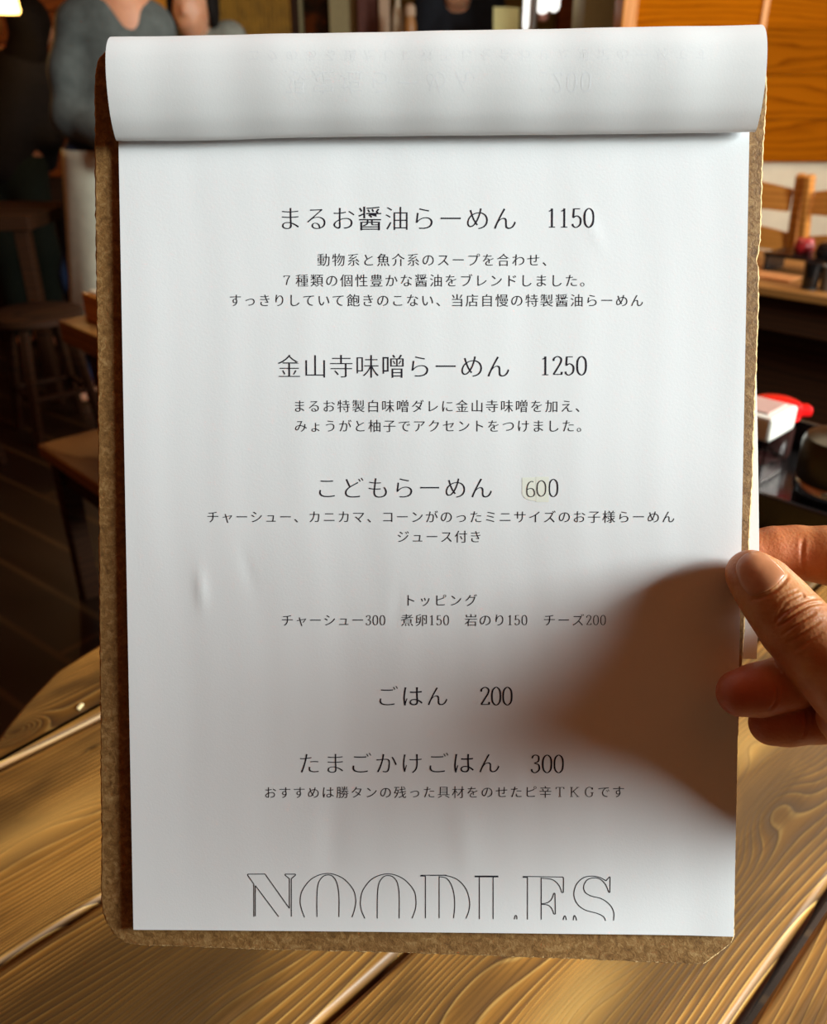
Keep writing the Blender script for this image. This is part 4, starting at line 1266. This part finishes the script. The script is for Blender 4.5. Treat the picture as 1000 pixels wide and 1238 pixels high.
# ------------------------------------------------------------------ people in the dining room
def cap(P, rs): return [('c', tuple(a), tuple(b), ra, rb) for a, b, ra, rb in zip(P, P[1:], rs, rs[1:])]


def Y_(px, py, Y, dy=0.0):
    p = atY(px, py, Y + dy); return np.array([p[0], p[1], p[2]])


def head_parts(c, face, s=1.0):
    """skull, jaw, nose and ears round centre c looking along unit vector face"""
    f = np.array(face, float); f /= np.linalg.norm(f); side = np.array([-f[1], f[0], 0]); up = np.array([0, 0, 1.0]); c = np.array(c, float)
    R = np.array([side, f, up])
    P = [('e', c + up * .025 * s, (.074 * s, .092 * s, .095 * s), R), ('e', c + f * .03 * s - up * .045 * s, (.058 * s, .060 * s, .075 * s), R)]
    P += [('c', c + f * .092 * s + up * .015 * s, c + f * .112 * s - up * .022 * s, .008 * s, .014 * s)]
    P += [('c', c + f * .085 * s + side * .03 * s + up * .028 * s, c + f * .085 * s - side * .03 * s + up * .028 * s, .012 * s, .012 * s)]
    for k in (-1, 1): P += [('e', c + side * k * .076 * s - up * .005 * s, (.012 * s, .022 * s, .034 * s), R), ('e', c + f * .066 * s + side * k * .032 * s - up * .022 * s, (.024 * s, .022 * s, .022 * s), R)]
    P += [('c', c + f * .084 * s - up * .062 * s + side * .02 * s, c + f * .084 * s - up * .062 * s - side * .02 * s, .010 * s, .010 * s)]
    return P


def face_bits(parent, c, face, s=1.0):
    f = np.array(face, float); f /= np.linalg.norm(f); side = np.array([-f[1], f[0], 0]); up = np.array([0, 0, 1.0]); c = np.array(c)
    R = np.array([side, f, up])
    for k in (-1, 1):
        sdf_mesh('eye', [[('e', c + f * .083 * s + side * k * .031 * s + up * .006 * s, (.015 * s, .010 * s, .006 * s), R)]], .003, M_hair, parent, .001, .001)
        sdf_mesh('eyebrow', [[('c', c + f * .094 * s + side * k * .016 * s + up * .030 * s, c + f * .086 * s + side * k * .046 * s + up * .030 * s, .005 * s, .004 * s)]], .003, M_hair, parent, .001, .001)
    sdf_mesh('lips', [[('c', c + f * .094 * s - up * .060 * s + side * .02 * s, c + f * .094 * s - up * .060 * s - side * .02 * s, .006 * s, .006 * s)]], .003,
             plain('lips', hexc(150, 74, 66), .5, var=.05), parent, .001, .001)


VX = .016
# --- person in the grey sweater and beige apron
Y1 = 3.4
sh_r, el_r, wr_r = Y_(92, 32, Y1), Y_(88, 142, Y1, -.05), Y_(150, 178, Y1, -.26)
sh_l, el_l, wr_l = Y_(188, 34, Y1, .05), Y_(204, 140, Y1, .02), Y_(185, 172, Y1, -.22)
nk, wa, hi = Y_(148, -14, Y1, .02), Y_(140, 120, Y1), Y_(137, 190, Y1)
hd_c = nk + np.array([.03, -.03, .15]); fdir = (.45, -.9, 0)
kn = [np.array([hi[0] - .21, Y1 + .02, .50]), np.array([hi[0] + .09, Y1 + .04, .50])]
an = [np.array([hi[0] - .25, Y1 + .05, .09]), np.array([hi[0] + .10, Y1 + .06, .09])]
hipj = [hi + np.array([-.09, 0, -.02]), hi + np.array([.09, 0, -.02])]
body = [head_parts(hd_c, fdir), cap([nk + [0, 0, .08], nk + [0, .01, -.03]], [.055, .06]), [('e', (nk + wa) / 2 + [0, .01, .02], (.15, .10, .24)), ('e', wa, (.13, .10, .2)), ('e', hi, (.15, .11, .14))],
        cap([sh_r, el_r, wr_r], [.05, .042, .03]), cap([sh_l, el_l, wr_l], [.05, .042, .03]), cap([wr_r, wr_r + [.05, -.03, -.02]], [.03, .026]), cap([wr_l, wr_l + [-.04, -.04, -.02]], [.03, .026])]
for i in (0, 1):
    body.append(cap([hipj[i], kn[i], an[i]], [.085, .056, .04])); body.append(cap([an[i] + [0, .02, -.05], an[i] + [0, -.14, -.06]], [.032, .028]))
for wv_, sgn in ((wr_r, 1), (wr_l, -1)):
    for j in range(4):
        b0 = wv_ + np.array([sgn * .06, -.045, -.03 + .018 * j]); body.append(cap([b0, b0 + [sgn * .035, -.03, -.01], b0 + [sgn * .05, -.05, -.025]], [.010, .009, .008]))
p1 = sdf_mesh('person', body, .010, M_skin, None, .05, .03)
tag(p1, 'standing person in a grey sweater and beige waist apron, face out of frame', 'person')
sw = [[('e', (nk + wa) / 2 + [-.01, .01, -.01], (.165, .115, .235)), ('e', wa + [0, 0, -.05], (.165, .125, .19)), ('c', tuple(sh_r + [.02, 0, .005]), tuple(sh_l + [-.02, 0, .005]), .066, .066)],
      cap([sh_r, (sh_r + el_r) / 2 + [-.01, 0, 0], el_r, wr_r], [.070, .068, .064, .045]), cap([sh_l, el_l, wr_l], [.070, .062, .045])]
vneck = [(tuple(nk + [.0, -.13, .06]), tuple(Y_(156, 20, Y1, -.13)), .14, .045), (tuple(nk + [-.05, -.11, .06]), tuple(nk + [.05, -.12, .06]), .10, .05)]
sdf_mesh('sweater', sw, .010, M_sweater, p1, .06, .035, vneck)
sk = [[('e', nk + [.01, -.075, -.04], (.042, .03, .085))]]
sdf_mesh('hair', [[('e', hd_c + [-.015, .02, .045], (.088, .10, .095))], cap([hd_c + [-.03, .07, .02], hd_c + [-.03, .08, -.09]], [.06, .045])], .012, M_hair, p1, .03, .03)
face_bits(p1, hd_c, fdir)
# trousers and the apron wrapped round hips and thighs
sdf_mesh('jeans', [[('e', hi + [0, 0, -.02], (.155, .12, .13))], cap([hipj[0], kn[0], an[0]], [.10, .075, .06]), cap([hipj[1], kn[1], an[1]], [.10, .075, .06])], .012, M_jean, p1, .05, .05)
ab = atY(100, 392, Y1)[2] - .08
V, F = [], []; NA, NZ = 40, 26
for layer in (0, 1):
    for j in range(NZ):
        u = j / (NZ - 1); z = hi[2] + .03 + (ab - hi[2] - .03) * u
        for i in range(NA):
            a = -PI * 1.08 + PI * 1.16 * i / (NA - 1)
            rx = .185 + .09 * u + .008 * math.sin(9 * a + 3 * u) * u - .006 * layer; ry = .165 + .05 * u + .012 * math.sin(7 * a + 1 + 2 * u) * u - .006 * layer
            V.append((hi[0] + rx * math.cos(a), hi[1] + .01 + ry * math.sin(a), z))
K = NA * NZ
for j in range(NZ - 1):
    for i in range(NA - 1):
        a = j * NA + i; F.append((a, a + 1, a + NA + 1, a + NA)); F.append((K + a + NA, K + a + NA + 1, K + a + 1, K + a))
lp = [i for i in range(NA)] + [j * NA + NA - 1 for j in range(1, NZ)] + [(NZ - 1) * NA + i for i in range(NA - 2, -1, -1)] + [j * NA for j in range(NZ - 2, 0, -1)]
for a, b in zip(lp, lp[1:] + lp[:1]): F.append((b, a, K + a, K + b))
mesh('apron', V, F, M_apron, p1, True)

# --- person in grey looking towards us, head bowed
Y2 = 3.95
hc = Y_(233, 9, Y2); f2 = (-.12, -1, -.0)
nk2 = hc + [.02, .05, -.13]; sR, sL = Y_(188, 52, Y2, .06), Y_(280, 47, Y2, .06)
hip2 = np.array([hc[0] + .02, Y2 + .12, .84])
body = [head_parts(hc, f2, 1.0), cap([nk2 + [0, 0, .08], nk2 + [0, .02, -.04]], [.05, .055]), [('e', (nk2 + hip2) / 2, (.14, .10, .30)), ('e', hip2, (.15, .11, .14))]]
for s_, sg in ((sR, -1), (sL, 1)):
    e_ = s_ + [sg * .05, -.02, -.27]; w__ = e_ + [-sg * .04, -.20, -.08]
    body += [cap([s_, e_, w__], [.05, .04, .028])]
    for j in range(4): body.append(cap([w__ + [0, 0, 0], w__ + [-sg * .012, -.06, -.02 + .017 * j], w__ + [-sg * .02, -.10, -.035 + .017 * j]], [.02, .010, .008]))
    h_ = hip2 + [sg * .085, 0, -.02]; k_ = np.array([h_[0], h_[1], .45]); a_ = np.array([h_[0], h_[1] + .03, .08])
    body += [cap([h_, k_, a_], [.085, .055, .04]), cap([a_ + [0, .02, -.04], a_ + [0, -.13, -.05]], [.03, .027])]
p2 = sdf_mesh('person', body, .009, M_skin, None, .035, .025)
tag(p2, 'black-haired person in a grey top, face just above the page', 'person')
sdf_mesh('hair', [[('e', hc + [.004, .035, .06], (.090, .090, .082)), ('e', hc + [-.080, .0, .005], (.024, .06, .080)), ('e', hc + [.084, .0, .005], (.024, .06, .080)), ('e', hc + [0, .06, .0], (.075, .055, .10))]], .009, M_hair, p2, .03, .02)
face_bits(p2, hc, f2)
tp2 = [[('e', (nk2 + hip2) / 2 + [0, 0, -.02], (.155, .115, .30)), ('c', tuple(sR + [.02, 0, 0]), tuple(sL + [-.02, 0, 0]), .058, .058), ('e', hip2 + [0, 0, .05], (.16, .12, .16))]]
for s_, sg in ((sR, -1), (sL, 1)):
    e_ = s_ + [sg * .05, -.02, -.27]; tp2.append(cap([s_, e_], [.064, .055]))
sdf_mesh('grey_top', tp2, .012, M_grey, p2, .05, .04)
tr = [[('e', hip2 + [0, 0, -.05], (.155, .118, .12))]]
for sg in (-1, 1):
    h_ = hip2 + [sg * .085, 0, -.02]; tr.append(cap([h_, (h_[0], h_[1], .45), (h_[0], h_[1] + .03, .09)], [.095, .07, .055]))
sdf_mesh('trousers', tr, .014, M_blackmat, p2, .05, .05)

# --- cook in a dark T-shirt behind the counter
Y4 = 4.95
nk4 = Y_(553, -22, Y4); sR, sL = Y_(520, -2, Y4, .02), Y_(592, -4, Y4, .02)
hip4 = np.array([nk4[0], Y4 + .03, .98]); hc4 = nk4 + [0, -.02, .16]; f4 = (.05, -1, 0)
body = [head_parts(hc4, f4, 1.05), cap([nk4 + [0, 0, .1], nk4 + [0, .02, -.06]], [.058, .065]), [('e', (nk4 + hip4) / 2, (.16, .11, .32)), ('e', hip4, (.16, .12, .15))], [('e', nk4 + [-.0, -.07, -.065], (.07, .05, .06))]]
tp4 = [[('e', (nk4 + hip4) / 2 + [0, 0, -.02], (.185, .130, .31)), ('c', tuple(sR + [.01, 0, -.02]), tuple(sL + [-.01, 0, -.02]), .070, .070), ('e', hip4 + [0, 0, .06], (.175, .13, .17))]]
for s_, sg in ((sR, -1), (sL, 1)):
    e_ = s_ + [sg * .06, .0, -.29]; w__ = e_ + [-sg * .08, -.12, -.20]
    body += [cap([s_, e_, w__], [.055, .045, .032])]; tp4.append(cap([s_, (s_ + e_) / 2 + [0, 0, -.04]], [.075, .068]))
    for j in range(4): body.append(cap([w__, w__ + [-sg * .012, -.05, -.04 + .012 * j], w__ + [-sg * .02, -.08, -.07 + .014 * j]], [.022, .011, .009]))
    h_ = hip4 + [sg * .09, 0, -.02]; k_ = np.array([h_[0], h_[1], .50]); a_ = np.array([h_[0], h_[1] + .03, .09])
    body += [cap([h_, k_, a_], [.09, .06, .042]), cap([a_ + [0, .02, -.05], a_ + [0, -.14, -.06]], [.032, .028])]
p4 = sdf_mesh('person', body, .011, M_skin, None, .04, .03)
tag(p4, 'cook in a dark navy T-shirt behind the high counter, head out of frame', 'person')
sdf_mesh('navy_shirt', tp4, .011, M_navy, p4, .05, .04, [(tuple(nk4 + [-.0, -.10, -.01]), tuple(nk4 + [0, -.14, -.07]), .10, .05)])
sdf_mesh('hair', [[('e', hc4 + [0, .03, .055], (.092, .10, .09))]], .012, M_hair, p4, .03, .02)
face_bits(p4, hc4, f4, 1.05)
tr = [[('e', hip4 + [0, 0, -.05], (.16, .122, .12))]]
for sg in (-1, 1):
    h_ = hip4 + [sg * .09, 0, -.02]; tr.append(cap([h_, (h_[0], h_[1], .50), (h_[0], h_[1] + .03, .10)], [.10, .075, .055]))
sdf_mesh('trousers', tr, .014, M_blackmat, p4, .05, .05)

# --- person in black at the far left, seen from behind and leaning left
Y3 = 4.15
hc3 = Y_(38, 36, Y3); nk3 = Y_(34, 66, Y3); sR, sL = Y_(-6, 84, Y3), Y_(52, 86, Y3); hip3 = Y_(6, 190, Y3, .03); f3 = (-.3, 1, 0)
body = [head_parts(hc3, f3, .96), cap([nk3 + [0, 0, .06], nk3 + [0, 0, -.03]], [.05, .055]), [('e', (nk3 + hip3) / 2, (.13, .10, .25)), ('e', hip3, (.15, .11, .13))]]
tp3 = [[('c', tuple(nk3 + [-.02, 0, -.08]), tuple(hip3 + [0, 0, .0]), .125, .15), ('c', tuple(sR + [.03, 0, 0]), tuple(sL + [-.03, 0, -.01]), .058, .055)]]
for s_, sg in ((sR, -1), (sL, 1)):
    e_ = s_ + [sg * .0 - .03, .02, -.26]; w__ = e_ + [-.08, .12, -.12]
    body += [cap([s_, e_, w__], [.045, .038, .028])]; tp3.append(cap([s_, e_, w__], [.06, .052, .045]))
    for j in range(4): body.append(cap([w__, w__ + [-.02, .05, -.03 + .014 * j], w__ + [-.04, .08, -.05 + .014 * j]], [.02, .010, .008]))
    h_ = hip3 + [sg * .085, 0, -.02]; k_ = np.array([h_[0], h_[1], .47]); a_ = np.array([h_[0], h_[1] - .02, .08])
    body += [cap([h_, k_, a_], [.085, .056, .04]), cap([a_ + [0, -.02, -.04], a_ + [0, .13, -.05]], [.03, .027])]
p3 = sdf_mesh('person', body, .010, M_skin, None, .04, .03)
tag(p3, 'person in black seen from behind at the left photo edge', 'person')
sdf_mesh('hair', [[('e', hc3 + [0, -.012, .03], (.090, .105, .105)), ('e', hc3 + [0, -.05, -.06], (.078, .05, .10)), ('e', nk3 + [-.01, -.06, -.03], (.07, .045, .10))]], .011, M_hair, p3, .03, .02)
face_bits(p3, hc3, f3, .96)
sdf_mesh('black_jacket', tp3, .012, M_blackmat, p3, .06, .05)
tr = [[('e', hip3 + [0, 0, -.04], (.16, .12, .13))]]
for sg in (-1, 1):
    h_ = hip3 + [sg * .085, 0, -.02]; tr.append(cap([h_, (h_[0], h_[1], .47), (h_[0], h_[1] - .02, .09)], [.10, .075, .055]))
sdf_mesh('dark_green_trousers', tr, .014, plain('dark_green_cloth', hexc(20, 34, 26), .9, var=.2), p3, .05, .05)
